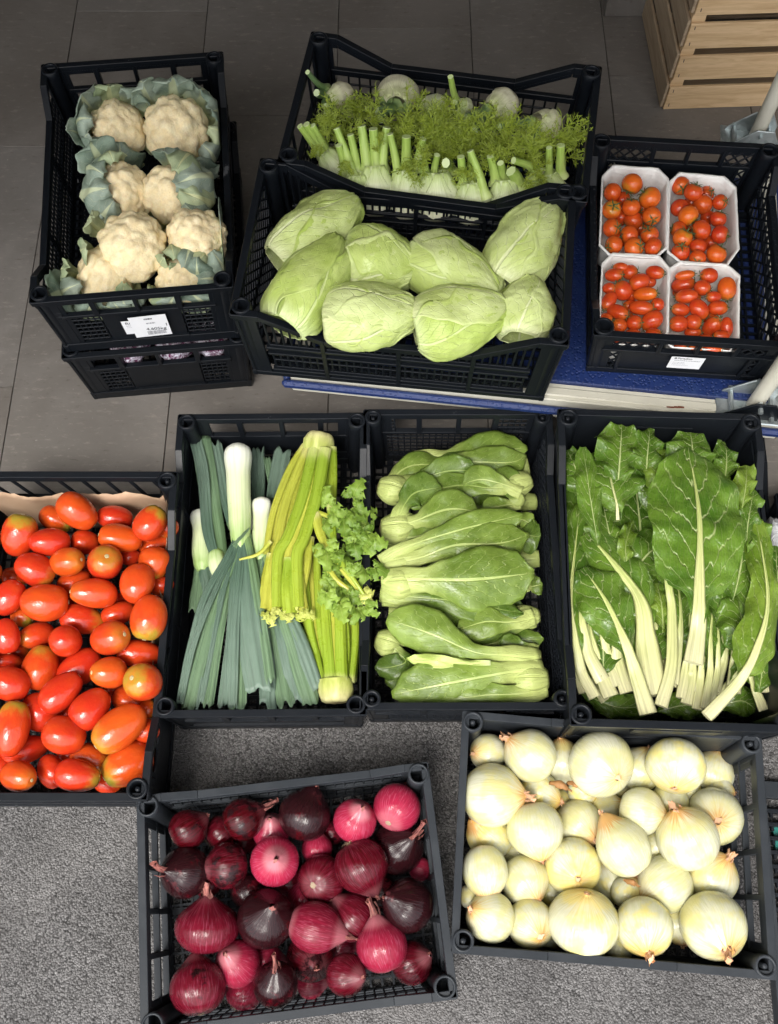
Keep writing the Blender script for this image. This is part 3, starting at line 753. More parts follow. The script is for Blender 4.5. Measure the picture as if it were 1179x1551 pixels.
# zoom x, y, half length, half width, axis angle, layer, ripe, green, tilt of stem end
PL=[(345,188,100,72,40,0,.35,0,0),(85,292,98,78,-80,0,.75,.9,5),(250,225,78,54,30,1,.2,.95,10),(222,325,90,62,0,0,.95,0,0),(510,218,80,55,10,1,.95,0,0),
(665,240,85,68,-55,0,.7,.75,5),(745,265,45,50,90,1,.6,.2,0),(533,310,98,62,192,0,.12,.0,0),(378,325,62,55,0,1,.7,0,0),(298,413,82,64,-10,0,.15,.25,35),
(468,418,86,78,-80,0,.9,.35,70),(690,335,78,52,-20,1,.4,0,0),(686,418,74,72,100,0,.25,.9,-10),(155,450,92,72,30,0,.9,.35,0),(580,390,42,40,0,1,.9,0,0),
(40,570,85,66,-60,0,.9,0,0),(200,590,106,84,0,0,.45,0,0),(330,500,75,50,-20,1,.5,0,0),(415,553,105,66,185,0,.55,.1,10),(612,510,92,76,-75,0,.5,0,-20),
(715,520,45,55,90,1,.8,.1,0),(660,660,104,80,100,0,.5,.8,0),(100,655,52,48,20,1,.1,1.,20),(525,640,76,52,-20,1,.7,0,0),(365,670,98,66,12,1,.85,.6,0),
(30,742,80,58,80,0,.95,0,0),(160,740,82,60,165,1,.75,.2,30),(290,762,76,70,20,0,.85,0,-60),(487,750,95,76,-15,0,.6,.2,40),(620,818,100,62,5,1,.7,0,0),
(178,880,102,82,-80,0,.5,.6,0),(352,880,105,75,-35,1,.95,0,0),(480,903,82,72,180,0,.2,.1,30),(635,945,88,84,200,0,.6,.55,55),(45,950,92,76,20,0,.9,0,0),
(30,855,70,44,10,1,.95,.1,0),(272,990,108,72,-45,0,.95,.0,0),(178,1075,90,84,30,1,.95,0,0),(402,1062,102,80,-50,0,.95,.05,0),(55,1150,125,76,-85,0,.7,.8,0),
(530,1150,132,88,140,0,.12,.45,-5),(285,1182,98,82,20,0,.75,0,0),(590,1030,95,60,20,1,.4,.5,0),(655,1065,40,42,0,1,.2,1.,0),(110,1245,105,64,-15,1,.9,0,0),
(400,1285,88,65,25,1,.25,.5,0),(650,1165,58,52,-30,1,.6,0,0),(565,1312,118,90,148,0,.3,.75,0),(85,1365,88,68,15,0,.4,.15,45),(232,1340,78,60,60,1,.85,0,0),
(345,1360,102,72,10,0,.95,.55,0),(480,1390,62,48,0,1,.8,.1,0),(0,1315,50,42,0,1,.9,0,0),(590,620,70,50,10,2,.8,0,0),(270,590,60,50,0,2,.9,0,0),
(260,860,60,48,70,2,.9,0,0),(520,985,60,45,10,2,.8,0,0),(80,810,50,45,0,2,.7,.3,0),(300,1090,60,48,60,2,.9,0,0),(310,1270,55,45,0,2,.85,0,0),(600,1230,60,45,0,2,.8,0,0),(430,440,60,50,0,2,.9,0,0),(70,480,60,45,0,2,.5,.5,0),(555,590,55,45,0,2,.9,0,0)]
PL+=[(-90,300,95,72,20,0,.8,.1,0),(-75,480,92,70,-50,0,.5,.3,0),(-110,640,100,76,10,0,.9,.2,0),(-80,820,90,70,70,0,.7,.0,0),(-100,1000,100,75,-20,0,.3,.4,0),(-90,1190,98,74,40,0,.9,.1,0),(-260,420,98,74,-10,0,.8,.5,0),(-270,700,98,74,60,0,.6,.1,0),(-270,960,100,76,-60,0,.9,.2,0),(-250,1220,98,72,10,0,.5,.6,0)]
items=[]
for q in PL:
    px,py=z8(q[0],q[1]); z=.222-.042*q[5]; p=P(px,py,z); m=mpp(px,py,z)*.3419
    items.append(dict(px=px,py=py,p=p,r=m*(q[2]*.35+q[3]*.65),a=q[2]*m,b=q[3]*m,q=q,lay=q[5]))
settle(items,60,.88,.03)
rows_of(items,9)
for i,a in enumerate(items):
    q=a['q']; o=plumK[i%6].get()
    sc=(a['p']-CAM).length/(P(a['px'],a['py'],.222-.042*q[5])-CAM).length
    o.location=a['p']; o.scale=(a['b']*sc,a['b']*sc,a['a']*sc); o.rotation_mode='QUATERNION'
    o.rotation_quaternion=orient(imgdir(a['p'],q[4],q[8]+rng.uniform(-6,6)),rng.uniform(0,6))
    o['ripe']=float(q[6]); o['green']=float(q[7])
    look='green and orange' if q[7]>.85 else 'green-shouldered' if q[7]>.5 else 'bright orange' if q[6]<.36 else 'orange-red' if q[6]<.7 else 'deep red'
    if q[5]==2: look='half-buried '+look
    tag(o,f"{look} plum tomato, {ORD[a['col']]} from left in row {a['row']} from the far rim",'tomato','plum tomatoes heaped in the crate')
# ---------------------------------------------------------------- small tomatoes in punnets
def cherry_mesh(sd,elong):
    r4=random.Random(sd+50); mb=MB(); n=18; prof=[]
    for i in range(n+1):
        t=math.pi*i/n; z=-math.cos(t); r=math.sin(t)**(.9 if elong else 1)
        if not elong and i>n-4: z-=.03*(i-n+4)**1.3
        prof.append((max(r,.0005),z*(1. if elong else .93)))
    lathe(mb,prof,24); o=mb.build('small_tomato',M['cherry'])
    mb=MB(); mb.local=True; k=5; ph=r4.uniform(0,6); zt=.90 if elong else .72
    for j in range(k):
        a=ph+6.283*j/k+r4.uniform(-.2,.2); d=Vector((math.cos(a),math.sin(a),0)); L=r4.uniform(.6,.95); cu=r4.uniform(.1,.5)
        sq=1/(1.35 if elong else 1)
        pts=[Vector((0,0,zt+.05)),d*.3*L+Vector((0,0,zt+.10)),d*.7*L+Vector((0,0,(zt+.06+cu*.3)*1)),d*1.0*L+Vector((0,0,zt+cu*.6-.1))]
        for p in pts: p.z=zt+(p.z-zt)*sq
        sheet(mb,pts,[(0,.06),(.35,.10),(1,.008)],.9,Vector((0,0,1)),8,2)
    tube(mb,[(0,0,zt),(.03,.02,zt+.18*sq),(.09,.05,zt+.42*sq)],[(0,.075),(1,.055)],7,5,up=Vector((0,1,0)))
    mb.build('calyx',M['calyx'],o,solid=.03)
    return o
rndK=[Kind(cherry_mesh(i,False)) for i in range(4)]; ovK=[Kind(cherry_mesh(i+9,True)) for i in range(4)]
z4=zoom(860,0,.4253)
PUN=[('far left',[(165,592),(320,603),(356,640),(352,880),(310,915),(150,905),(116,872),(125,630)],
 [(160,685,33),(230,655,38),(293,705,40),(157,748,34),(226,738,33),(300,770,33),(234,785,35),(157,812,33),(219,837,34),(292,837,33),(165,872,32),(236,882,36),(305,880,33),(195,712,30,1),(265,745,30,1),(190,775,30,1),(262,810,30,1),(190,850,28,1)],[.5,.15,.15,.1,.4,.3,.55,.5,.5,.45,.4,.2,.6]),
 ('far right',[(400,618),(555,632),(597,670),(607,885),(565,944),(410,936),(358,895),(365,650)],
 [(403,662,33),(448,685,34),(482,728,36),(543,720,28),(398,740,32),(430,768,37),(536,780,30),(395,818,30),(476,820,36),(410,848,36),(543,835,33),(465,878,30),(402,898,33),(463,920,30),(530,905,36),(495,690,28,1),(440,722,26,1),(500,775,28,1),(440,800,26,1),(510,865,28,1)],[.5,.7,.45,.75,.8,.0,.8,.6,.7,.1,.9,.8,.8,.6,.25]),
 ('near left',[(163,905),(320,912),(359,955),(356,1180),(312,1240),(150,1232),(112,1185),(125,940)],
 [(165,980,33,24,0),(222,970,28,27,0),(312,970,34,24,10),(195,1035,36,34,50),(255,1005,38,30,-20),(277,1048,44,25,-5),(147,1072,38,25,-60),(178,1112,42,27,20),(262,1097,44,26,5),(320,1085,24,24,0),(238,1150,28,28,0),(300,1142,42,33,-35),(185,1158,28,25,20),(148,1027,24,20,0),(188,952,26,17,0),(138,1135,24,20,20),(305,1190,30,22,0),(232,1193,30,22,0),(165,1205,28,20,10),(225,1050,30,22,0,1),(225,1090,30,22,0,1),(290,1005,25,20,0,1),(210,1130,26,20,0,1)],[.75,.7,.8,.8,.75,.2,.8,.75,.7,.8,.75,.75,.5,.8,.6,.6,.7,.7,.7]),
 ('near right',[(402,933),(565,945),(610,985),(607,1205),(565,1272),(405,1262),(355,1215),(365,960)],
 [(503,982,32,28,0),(418,980,34,17,-10),(412,1014,42,28,-12),(480,1025,30,27,20),(567,1028,42,33,85),(424,1056,40,26,-5),(468,1102,40,31,50),(535,1097,35,26,0),(520,1058,28,21,0),(402,1103,34,24,10),(395,1153,33,30,0),(448,1147,30,27,20),(515,1162,42,31,-50),(567,1165,36,22,85),(446,1184,30,22,0),(548,1195,30,18,0),(513,1243,36,20,0),(455,1242,26,18,0),(403,1226,26,18,0),(490,1210,28,20,0),(450,1060,25,20,0,1),(500,1130,28,20,0,1),(395,1040,22,18,0,1)],[.8,.4,.8,.75,.3,.7,.8,.7,.8,.75,.8,.75,.75,.8,.7,.7,.7,.2,.5,.7])]
g=G('pulp_card'); o=g.obj(); n=g.noise(o,160,3,.7); w_=g.noise(g.vscale(o,25,25,140),1.,2)
M['pulp']=g.done(g.mix(n,(.72,.70,.66),(.80,.785,.75)),.85,g.bump(g.math('ADD',n,g.math('MULTIPLY',w_,1.5)),.5,.002))
g=G('vine_twig'); M['twig']=g.done((.07,.10,.03),.6)
PUNTYP=['round','round','small oval','small oval']
for k,(nm,cor,toms,ripe) in enumerate(PUN):
    zr=.385
    rim=[P(*z4(*c),zr) for c in cor]; ctr=sum(rim,Vector())/8
    pt=thing('paper_punnet',f"{nm} white pulp punnet of {PUNTYP[k]} tomatoes in the shallow black crate",'punnet',(ctr.x,ctr.y,.296),'paper punnets of small tomatoes')
    mb=MB(); ring=[]
    for i in range(8):      # densify, ribbed sides
        a,b=rim[i],rim[(i+1)%8]; n=max(3,int((b-a).length/.006))
        for j in range(n): ring.append(a+(b-a)*(j/n))
    levels=[(1.02,zr-.004,0),(1.03,zr+.0005,.0),(1.0,zr+.001,.0),(.975,zr-.004,.4),(.93,zr-.03,1),(.885,.312,1),(.83,.304,.6),(.45,.303,0),(.02,.303,0)]
    rows=[]
    for f,z,rb in levels:
        row=[]
        for i,p in enumerate(ring):
            q=ctr+(p-ctr)*(f+ .010*rb*math.sin(i*1.57)); row.append((Vector((q.x+.0008*noise.noise(p*60),q.y,z+.0012*noise.noise(p*45+Vector((0,0,k))))),(i/len(ring),f)))
        rows.append(row)
    mb.grid(rows,closed=True); keep_in(mb,K['tom'],.014); mb.build('tray',M['pulp'],pt,solid=.0016)
    its=[]
    for i,q in enumerate(toms):
        lay=1 if (len(q) in(4,6)) else 0
        px,py=z4(q[0],q[1]); z=.378-.026*lay; m=mpp(px,py,z)*.4253
        a,b=(q[2],q[2]) if k<2 else (q[2],q[3])
        its.append(dict(px=px,py=py,p=P(px,py,z),r=m*(a*.35+b*.65),a=a*m,b=b*m,q=q,lay=lay,ripe=ripe[i] if i<len(ripe) else .7,ang=(rng.uniform(0,360) if k<2 else q[4]+rng.choice((0,180))),tilt=rng.choice((5,15,35,55,-15)) if k<2 else rng.uniform(-10,30)))
    settle(its,50,.86,.308); rows_of(its,5)
    for i,a in enumerate(its):
        z=.378-.026*a['lay']; sc=(a['p']-CAM).length/(P(a['px'],a['py'],z)-CAM).length
        o=(rndK if k<2 else ovK)[i%4].get(); o.location=a['p']; o.scale=(a['b']*sc,a['b']*sc,a['a']*sc); o.rotation_mode='QUATERNION'
        o.rotation_quaternion=orient(imgdir(a['p'],a['ang'],a['tilt']),rng.uniform(0,6))
        o['ripe']=float(a['ripe']); o['green']=float(.5 if a['ripe']<.16 else .12)
        look='orange' if a['ripe']<.35 else 'red-orange' if a['ripe']<.6 else 'red'
        tag(o,f"{look} {PUNTYP[k]} tomato, {ORD[a['col']]} from left in {ORD[a['row']]} row of the {nm} punnet",'tomato','small tomatoes in the paper punnets')
# ---------------------------------------------------------------- onions
def onion_body(name,mat,sd,flat=1.):
    r4=random.Random(sd*3+1); mb=MB(); prof=[]; n=30
    for i in range(n+1):
        t=math.pi*i/n; z=-math.cos(t); r=math.sin(t)
        r=r**(.92 if z<0 else .97)
        pt_=.13 if name=='white_onion' and flat<1.05 else .30
        if z>.72: r=r*(1-.25*((z-.72)/.28)); z=z+pt_*((z-.72)/.28)**1.6      # shoulder draws up into the neck
        if z<-.9: z=-.9-(z+.9)*-.55
        z*=flat; prof.append((max(r,.085 if i==n else .0008),z))
    ph=r4.uniform(0,6); lop=r4.uniform(.0,.07); nr=r4.choice((11,13,15))
    def fn(p,a,t):
        k=1+lop*math.cos(a+ph)*math.sin(math.pi*t)+.006*math.cos(nr*a+ph)*math.sin(math.pi*t)+.010*noise.noise(Vector((math.cos(a)*1.5,math.sin(a)*1.5,p.z*1.5+sd)))
        return Vector((p.x*k,p.y*k,p.z*(1+.03*noise.noise(Vector((a,sd,0))))))
    lathe(mb,prof,44,fn); return mb.build(name,mat)
def neck(o,mat,sd,L,bend,w0=.15,w1=.08,flat=1.):
    r4=random.Random(sd*7); mb=MB(); mb.local=True; z=(1.06 if L>.5 or mat!=M['wneck'] else .98)*flat; a=r4.uniform(0,6)
    d=Vector((math.cos(a)*bend,math.sin(a)*bend,0))
    idx=tube(mb,[(0,0,z),Vector((0,0,z+L*.4))+d*.2,Vector((0,0,z+L*.75))+d*.6,Vector((0,0,z+L))+d],[(0,w0),(.3,(w0+w1)/2),(.7,w1),(1,w1*1.35)],12,10,up=Vector((0,1,0)),flat=.6,cap=True,ridge=.22,rn=4)
    for k in idx[-1]: mb.v[k]=mb.v[k]+Vector((r4.uniform(-.03,.03),r4.uniform(-.03,.03),r4.uniform(-.12,.12)))
    for _ in range(3):   # torn papery shreds
        b=r4.uniform(0,6); e=Vector((math.cos(b),math.sin(b),0))
        sheet(mb,[e*w0*.9+Vector((0,0,z-.03)),e*(w0+.05)+Vector((0,0,z+L*.35)),e*(w1+.12*r4.random())+Vector((0,0,z+L*.8))],[(0,.09),(.6,.05),(1,.006)],.6,e,6,2,ruffle=.02,seed=b)
    mb.build('neck',mat,o)
def roots(o,sd,flat=1.,hair=True):
    r4=random.Random(sd*5); mb=MB(); mb.local=True; z=-.945*flat
    lathe(mb,[(.17,z+.05),(.13,z-.01),(.08,z-.03),(.0,z-.02)],12); d=mb.build('root_disc',M['disc'],o)
    if hair:
        mb=MB(); mb.local=True
        for _ in range(26):
            a=r4.uniform(0,6.28); L=r4.uniform(.12,.38); e=Vector((math.cos(a),math.sin(a),0)); s=e*r4.uniform(.0,.10)+Vector((0,0,z-.01))
            tube(mb,[s,s+e*L*.4+Vector((0,0,-.06)),s+e*L*.8+Vector((r4.uniform(-.1,.1),r4.uniform(-.1,.1),-.03-r4.random()*.1))],[(0,.010),(1,.004)],4,4,up=Vector((0,0,1)))
        mb.build('root_hairs',M['roots'],d)
def onion_kind(name,bm,nm,sd,L,bend,flat,hair,w0=.15,w1=.08):
    o=onion_body(name,bm,sd,flat); neck(o,nm,sd,L,bend,w0,w1,flat); roots(o,sd,flat,hair); return Kind(o)
RK={'s':[onion_kind('red_onion',M['ronion'],M['rneck'],i,.22,.10,.93,i%2==0) for i in (1,2,3)],
    'l':[onion_kind('red_onion',M['ronion'],M['rneck'],i,.85,.28,.95,False,.20,.10) for i in (4,5)],
    'f':[onion_kind('red_onion',M['ronion'],M['rneck'],6,.45,.06,.74,False,.20,.15)],
    't':[onion_kind('red_onion',M['ronion'],M['rneck'],7,.70,.10,1.12,False,.26,.05)]}
WK={'s':[onion_kind('white_onion',M['wonion'],M['wneck'],i,.17,.06,.95,i%2==0,.14,.12) for i in (11,12,13)],
    'l':[onion_kind('white_onion',M['wonion'],M['wneck'],i,.36,.10,.98,False,.17,.13) for i in (14,15)],
    'f':[onion_kind('white_onion',M['wonion'],M['wneck'],16,.12,.04,.84,True,.12,.10)],
    't':[onion_kind('white_onion',M['wonion'],M['wneck'],17,.42,.06,1.10,False,.22,.07)]}
zr=zoom(200,1150,.4241); zw=zoom(680,1080,.4232)
# x, y, radius, neck angle, tilt, layer, kind, pink, dark
RED=[(200,250,70,-35,5,0,'s',.15,.4),(320,262,62,-40,10,1,'s',.2,.35),(395,212,74,-28,8,0,'l',.1,.45),(495,258,66,-95,55,1,'s',.9,.1),(618,200,94,-72,15,0,'s',.1,.72),
(797,220,78,-60,55,0,'s',.95,.0),(945,170,86,-62,-35,0,'s',.9,.0),(950,315,96,-35,52,0,'l',.1,.95),(190,400,90,182,45,0,'l',.15,.7),(340,380,80,172,8,0,'s',.2,.5),
(510,365,88,-60,84,0,'s',.95,.15),(660,318,56,-90,10,1,'s',.85,.0),(677,428,86,-35,-62,0,'s',.3,.25),(818,380,98,60,-5,0,'s',.25,.2),(412,470,62,-120,20,1,'s',.2,.7),
(266,600,116,-92,14,0,'f',.40,.15),(478,570,103,-65,68,0,'s',.15,.75),(618,498,66,-80,20,1,'s',.8,.1),(655,600,88,14,2,0,'t',.55,.2),(790,562,86,-140,12,0,'l',.35,.2),
(985,520,94,200,40,0,'s',.15,.72),(895,668,92,-105,12,0,'l',.75,.1),(1000,725,76,-20,40,1,'s',.25,.3),(378,730,82,215,55,0,'s',.8,.15),(238,815,100,-100,-10,0,'s',.35,.35),
(640,705,88,60,68,1,'s',.2,.55),(515,805,80,-95,58,0,'l',.2,.65),(400,832,66,-60,10,1,'s',.6,.1),(640,800,54,0,10,2,'s',.45,.2),(766,770,74,8,45,0,'s',.3,.3),
(1030,392,42,10,0,1,'s',.95,0),(270,448,48,90,0,1,'s',.3,.3),(715,262,45,0,0,2,'s',.3,.4),(480,720,62,0,0,1,'s',.7,.1),(560,440,60,0,20,2,'s',.3,.3),(745,660,60,0,0,2,'s',.4,.2),(890,470,60,0,0,2,'s',.2,.5),(400,290,50,0,0,2,'s',.3,.4)]
WHI=[(142,140,64,178,40,1,'s',.2),(290,155,90,-140,18,0,'l',.15),(405,172,76,-90,20,1,'s',.3),(545,180,114,42,50,0,'f',.15),(680,200,76,-60,10,1,'s',.25),
(814,190,102,98,42,0,'f',.55),(942,215,76,-70,5,1,'s',.35),(156,295,106,0,10,0,'l',.3),(322,290,74,20,10,1,'s',.75),(313,416,97,82,2,0,'s',.15),
(466,402,84,40,38,0,'s',.15),(562,345,62,-20,10,1,'s',.3),(690,350,80,12,6,0,'s',.05),(790,312,62,-80,5,1,'s',.3),(950,370,96,60,78,0,'s',.1),
(856,450,106,-108,32,0,'l',.25),(146,440,76,-138,40,1,'t',.6),(625,480,90,-120,10,0,'t',.05),(730,480,62,60,5,1,'s',.35),(440,550,98,65,62,0,'f',.65),
(130,565,78,84,4,0,'t',.2),(270,600,84,56,28,0,'s',.2),(570,600,76,-110,14,1,'l',.6),(775,612,96,150,12,0,'s',.1),(938,582,90,-42,30,0,'l',.45),
(485,748,122,-80,38,0,'f',.45),(148,735,85,205,40,0,'s',.15),(290,755,82,50,52,0,'s',.3),(700,766,98,88,40,0,'l',.65),(945,764,112,64,44,0,'l',.3),
(640,645,58,-60,5,1,'s',.5),(815,745,72,80,0,1,'s',.35),(372,642,56,100,0,1,'s',.4),(478,282,52,0,10,1,'s',.7),(412,318,46,30,10,2,'s',.6),
(75,655,40,180,0,1,'s',.3),(610,840,48,60,0,1,'s',.3),(965,275,50,10,0,1,'s',.3),(250,505,64,20,0,2,'s',.5),(360,790,50,60,0,2,'s',.3),(600,250,55,60,0,2,'s',.5),(850,280,50,60,0,2,'s',.5),(880,680,50,60,0,2,'s',.5),(540,680,50,60,0,2,'s',.5)]
def pile(lst,zf,s,kinds,ztop,floor,nrows,attrs,noun,crate):
    its=[]
    for q in lst:
        px,py=zf(q[0],q[1]); z=ztop-(.045 if noun=='red onion' else .034)*q[5]; its.append(dict(px=px,py=py,p=P(px,py,z),r=q[2]*s*mpp(px,py,z)*(.97 if noun=='red onion' else 1.02),q=q,lay=q[5],z=z))
    settle(its,60,.90,floor); rows_of(its,nrows); cnt={}
    for a in its:
        q=a['q']; sc=(a['p']-CAM).length/(P(a['px'],a['py'],a['z'])-CAM).length
        ks=kinds[q[6]]; c=cnt.get(q[6],0); cnt[q[6]]=c+1
        o=ks[c%len(ks)].get(); o.location=a['p']; r=a['r']*sc*1.03; o.scale=(r,r,r); o.rotation_mode='QUATERNION'
        o.rotation_quaternion=orient(imgdir(a['p'],q[3],q[4]),rng.uniform(0,6))
        for nm,v in zip(attrs,q[7:]): o[nm]=float(v)
        if noun=='red onion':
            look='bright magenta' if q[7]>.7 else 'dark brown-skinned' if q[8]>.6 else 'crimson'
            if q[6]=='l': look+=' long-necked'
            if q[6]=='f': look='broad flattened crimson'
        else:
            look='yellow-tinged' if q[7]>.5 else 'creamy' if q[7]>.2 else 'pale'
            if q[6]=='l': look+=' stalked'
            if q[6]=='f': look+=' squat'
            if q[6]=='t': look+=' pear-shaped'
        if q[5]==2: look='half-buried '+look
        tag(o,f"{look} {noun}, {ORD[a['col']]} from left in row {a['row']} from the far rim",'onion',crate)
pile(RED,zr,.4241,RK,.135,.012,6,('pink','dark'),'red onion','red onions in the grey crate')
pile(WHI,zw,.4232,WK,.150,.012,7,('yellow',),'white onion','white onions in the grey crate')
# hidden kinds that were never handed out would float at the origin: none may remain
for grp in (plumK,rndK,ovK,*RK.values(),*WK.values()):
    for k in grp:
        if not k.used: print('UNUSED',k.o.name)
# dry skin scraps between the white onions
g=G('dry_onion_skin'); o=g.obj(); M['skin']=g.done(g.mix(g.noise(o,60,3),(.28,.12,.04),(.50,.27,.10)),.6,trans=.2)
for i,(x,y,sz,nm) in enumerate(((400,262,40,'brown papery onion skin scrap in the gap between white onions'),(655,610,30,'curled brown skin scrap beside the middle white onions'),(450,258,28,'small brown skin flake at the back among white onions'))):
    p=P(*zw(x,y),.145); mb=MB(); m=mpp(*zw(x,y),.145)*.4232
    sheet(mb,[p+Vector((-sz*m,.3*sz*m,0)),p+Vector((0,0,.012)),p+Vector((sz*m,-.4*sz*m,-.004))],[(0,.004),(.4,sz*m*.5),(1,.002)],1.2,nu=12,nv=6,ruffle=.004,pucker=.006,ps=90,seed=i)
    tag(mb.build('onion_skin_scrap',M['skin'],solid=.0003),nm,'onion skin')
# ---------------------------------------------------------------- leaf materials (u along the leaf, v across it)
def leafmat(name,dark,light,vein,base,blen,midw=.10,nv=8.,slope=.55,vw=.16,vs=.8,rough=.42,bumpd=.002,pk=40.,trans=.12,bsoft=.14,vstr=.6,tip=None,coarse=9.):
    g=G(name); u,v=g.uv(); o=g.obj()
    vv=g.math('SUBTRACT',g.math('MULTIPLY',v,2.),1.); a=g.math('ABSOLUTE',vv); sg=g.math('SIGN',vv)
    rn=g.rand()
    n=g.noise(g.vadd(o,g.vec(rn,rn,0)),coarse,4,.6); n2=g.noise(o,pk,3,.6)
    warp=g.math('MULTIPLY',g.math('SUBTRACT',g.noise(g.vec(u,a,g.math('ADD',rn,sg)),5.,2),.5),.16)
    k=g.math('MULTIPLY',g.math('ADD',g.math('SUBTRACT',u,g.math('MULTIPLY',a,slope*.4)),warp),nv)
    k=g.math('ADD',k,g.math('MULTIPLY',sg,.22))
    f=g.math('ABSOLUTE',g.math('SUBTRACT',g.math('FRACT',k),.5))           # .5 at the line
    side=g.math('MULTIPLY',g.step(f,.5-vw*.5,.5),g.math('SUBTRACT',1.,g.math('MULTIPLY',a,.75)))
    k2=g.math('MULTIPLY',g.math('ADD',g.math('ADD',g.math('MULTIPLY',u,.6),a),g.math('MULTIPLY',warp,1.5)),nv*1.9)
    f2=g.math('ABSOLUTE',g.math('SUBTRACT',g.math('FRACT',k2),.5)); fine=g.math('MULTIPLY',g.step(f2,.42,.5),.30)
    mw=g.math('MULTIPLY',g.math('SUBTRACT',1.05,u),midw)
    mid=g.math('SUBTRACT',1.,g.step(g.math('DIVIDE',a,g.math('ADD',mw,.004)),.6,1.15))
    vn=g.math('MAXIMUM',g.math('MAXIMUM',g.math('MULTIPLY',side,vs),g.math('MULTIPLY',fine,vs)),mid)
    c=g.mix(g.step(g.math('ADD',g.math('MULTIPLY',n,.75),g.math('MULTIPLY',n2,.25)),.33,.66),dark,light)
    if tip: c=g.mix(g.step(u,.75,1.,0,.6),c,tip)
    c=g.mix(g.math('MULTIPLY',vn,vstr),c,vein)
    bl=g.math('SUBTRACT',1.,g.step(g.math('ADD',u,g.math('MULTIPLY',a,-.03)),blen-bsoft,blen+bsoft))
    rib=g.noise(g.vec(g.math('MULTIPLY',v,26.),g.math('MULTIPLY',u,1.2),rn),1.,3)
    bc=g.mix(g.step(rib,.3,.7),base,tuple(min(1,x*1.12) for x in base))
    c=g.mix(bl,c,bc)
    h=g.math('ADD',g.math('MULTIPLY',vn,-.6),g.math('ADD',g.math('MULTIPLY',n2,.8),g.math('MULTIPLY',g.math('MULTIPLY',bl,rib),.6)))
    return g.done(c,g.step(n2,.3,.7,rough-.08,rough+.10),g.bump(h,.65,bumpd),spec=.45,trans=trans)
M['chard']=leafmat('chard_leaf',(.042,.105,.008),(.125,.225,.024),(.50,.57,.25),(.66,.66,.38),-.3,.06,7.,.9,.17,.95,.26,.008,34.,.14,.02,.75)
M['chardl']=leafmat('young_chard_leaf',(.095,.175,.013),(.200,.300,.036),(.50,.58,.24),(.66,.66,.38),-.3,.065,7.,.9,.17,.9,.28,.008,38.,.18,.02,.7)
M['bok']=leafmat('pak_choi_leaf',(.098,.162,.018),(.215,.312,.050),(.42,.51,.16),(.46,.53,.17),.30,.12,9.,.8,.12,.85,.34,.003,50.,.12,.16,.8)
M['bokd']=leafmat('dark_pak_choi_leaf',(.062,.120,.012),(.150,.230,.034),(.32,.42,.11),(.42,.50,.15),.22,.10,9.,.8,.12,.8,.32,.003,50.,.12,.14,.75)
M['cabbage']=leafmat('cabbage_leaf',(.47,.57,.16),(.62,.70,.31),(.74,.78,.46),(.68,.72,.40),.05,.05,7.,1.4,.10,.8,.36,.005,30.,.04,.12,.75,coarse=9.)
M['cabbage2']=leafmat('green_cabbage_leaf',(.38,.50,.09),(.53,.63,.20),(.62,.70,.33),(.62,.70,.36),.04,.045,8.,1.4,.10,.75,.36,.005,30.,.04,.12,.7,coarse=9.)
M['cauleaf']=leafmat('cauliflower_leaf',(.175,.245,.185),(.38,.45,.36),(.66,.70,.42),(.68,.71,.36),.32,.42,9.,.9,.12,.65,.50,.0025,36.,.06,.16,.7)
M['cauleafl']=leafmat('pale_cauliflower_leaf',(.28,.36,.20),(.48,.54,.32),(.66,.67,.34),(.66,.68,.34),.35,.36,7.,.6,.14,.5,.50,.0025,36.,.06,.25,.7)
M['celeaf']=leafmat('celery_leaf',(.115,.215,.018),(.27,.40,.055),(.46,.55,.16),(.50,.58,.18),.0,.06,6.,.8,.14,.5,.42,.0015,60.,.2,.05,.5)
M['celeafy']=leafmat('yellow_celery_leaf',(.40,.46,.06),(.60,.63,.16),(.66,.66,.25),(.6,.62,.2),.0,.06,6.,.8,.14,.5,.42,.0015,60.,.2,.05,.5)
def ribbed(name,c0,c1,c2,lines=26.,rough=.38,u1=.35,u2=.8,rv=.5,end=None,spotty=0.,trans=0.,sss=.0,uend=.985):
    """long ribbed stalks and leaves: colour runs c0 -> c1 -> c2 from base to end"""
    g=G(name); u,v=g.uv(); o=g.obj(); rn=g.rand()
    n=g.noise(g.vec(g.math('MULTIPLY',v,lines),g.math('MULTIPLY',u,1.5),rn),1.,3,.6); m=g.noise(o,30,4,.6)
    uu=g.math('ADD',u,g.math('MULTIPLY',g.math('SUBTRACT',m,.5),.16))
    c=g.mix(g.step(uu,0.,u1),c0,c1); c=g.mix(g.step(uu,u1,u2),c,c2)
    c=g.mix(g.math('MULTIPLY',g.step(n,.35,.68),rv),c,g.mix(.5,c,tuple(min(.9,x*1.5+.04) for x in c1)))
    c=g.mix(g.math('MULTIPLY',g.step(n,.55,.25),rv),c,g.mix(.55,c,tuple(x*.45 for x in c2)))
    if spotty: c=g.mix(g.step(g.noise(o,55,3,.7),.66,.74,0,spotty),c,(.30,.20,.10))
    if end:
        c=g.mix(g.step(u,uend-.01,uend+.008),c,end)
    return g.done(c,g.step(m,.3,.7,rough-.06,rough+.1),g.bump(n,.7,.0015),spec=.45,trans=trans,sss=sss,sssr=(.006,.006,.003))
M['chstalk']=ribbed('chard_stalk',(.54,.51,.32),(.48,.49,.22),(.38,.45,.13),20.,.33,.3,.85,.85,spotty=.2,sss=.08)
M['leekshaft']=ribbed('leek_shaft',(.84,.85,.76),(.70,.77,.46),(.30,.45,.12),34.,.33,.45,1.,.35,sss=.1)
M['leekleaf']=ribbed('leek_leaf',(.30,.42,.12),(.105,.180,.080),(.125,.200,.115),30.,.40,.14,.7,.8,trans=.04)
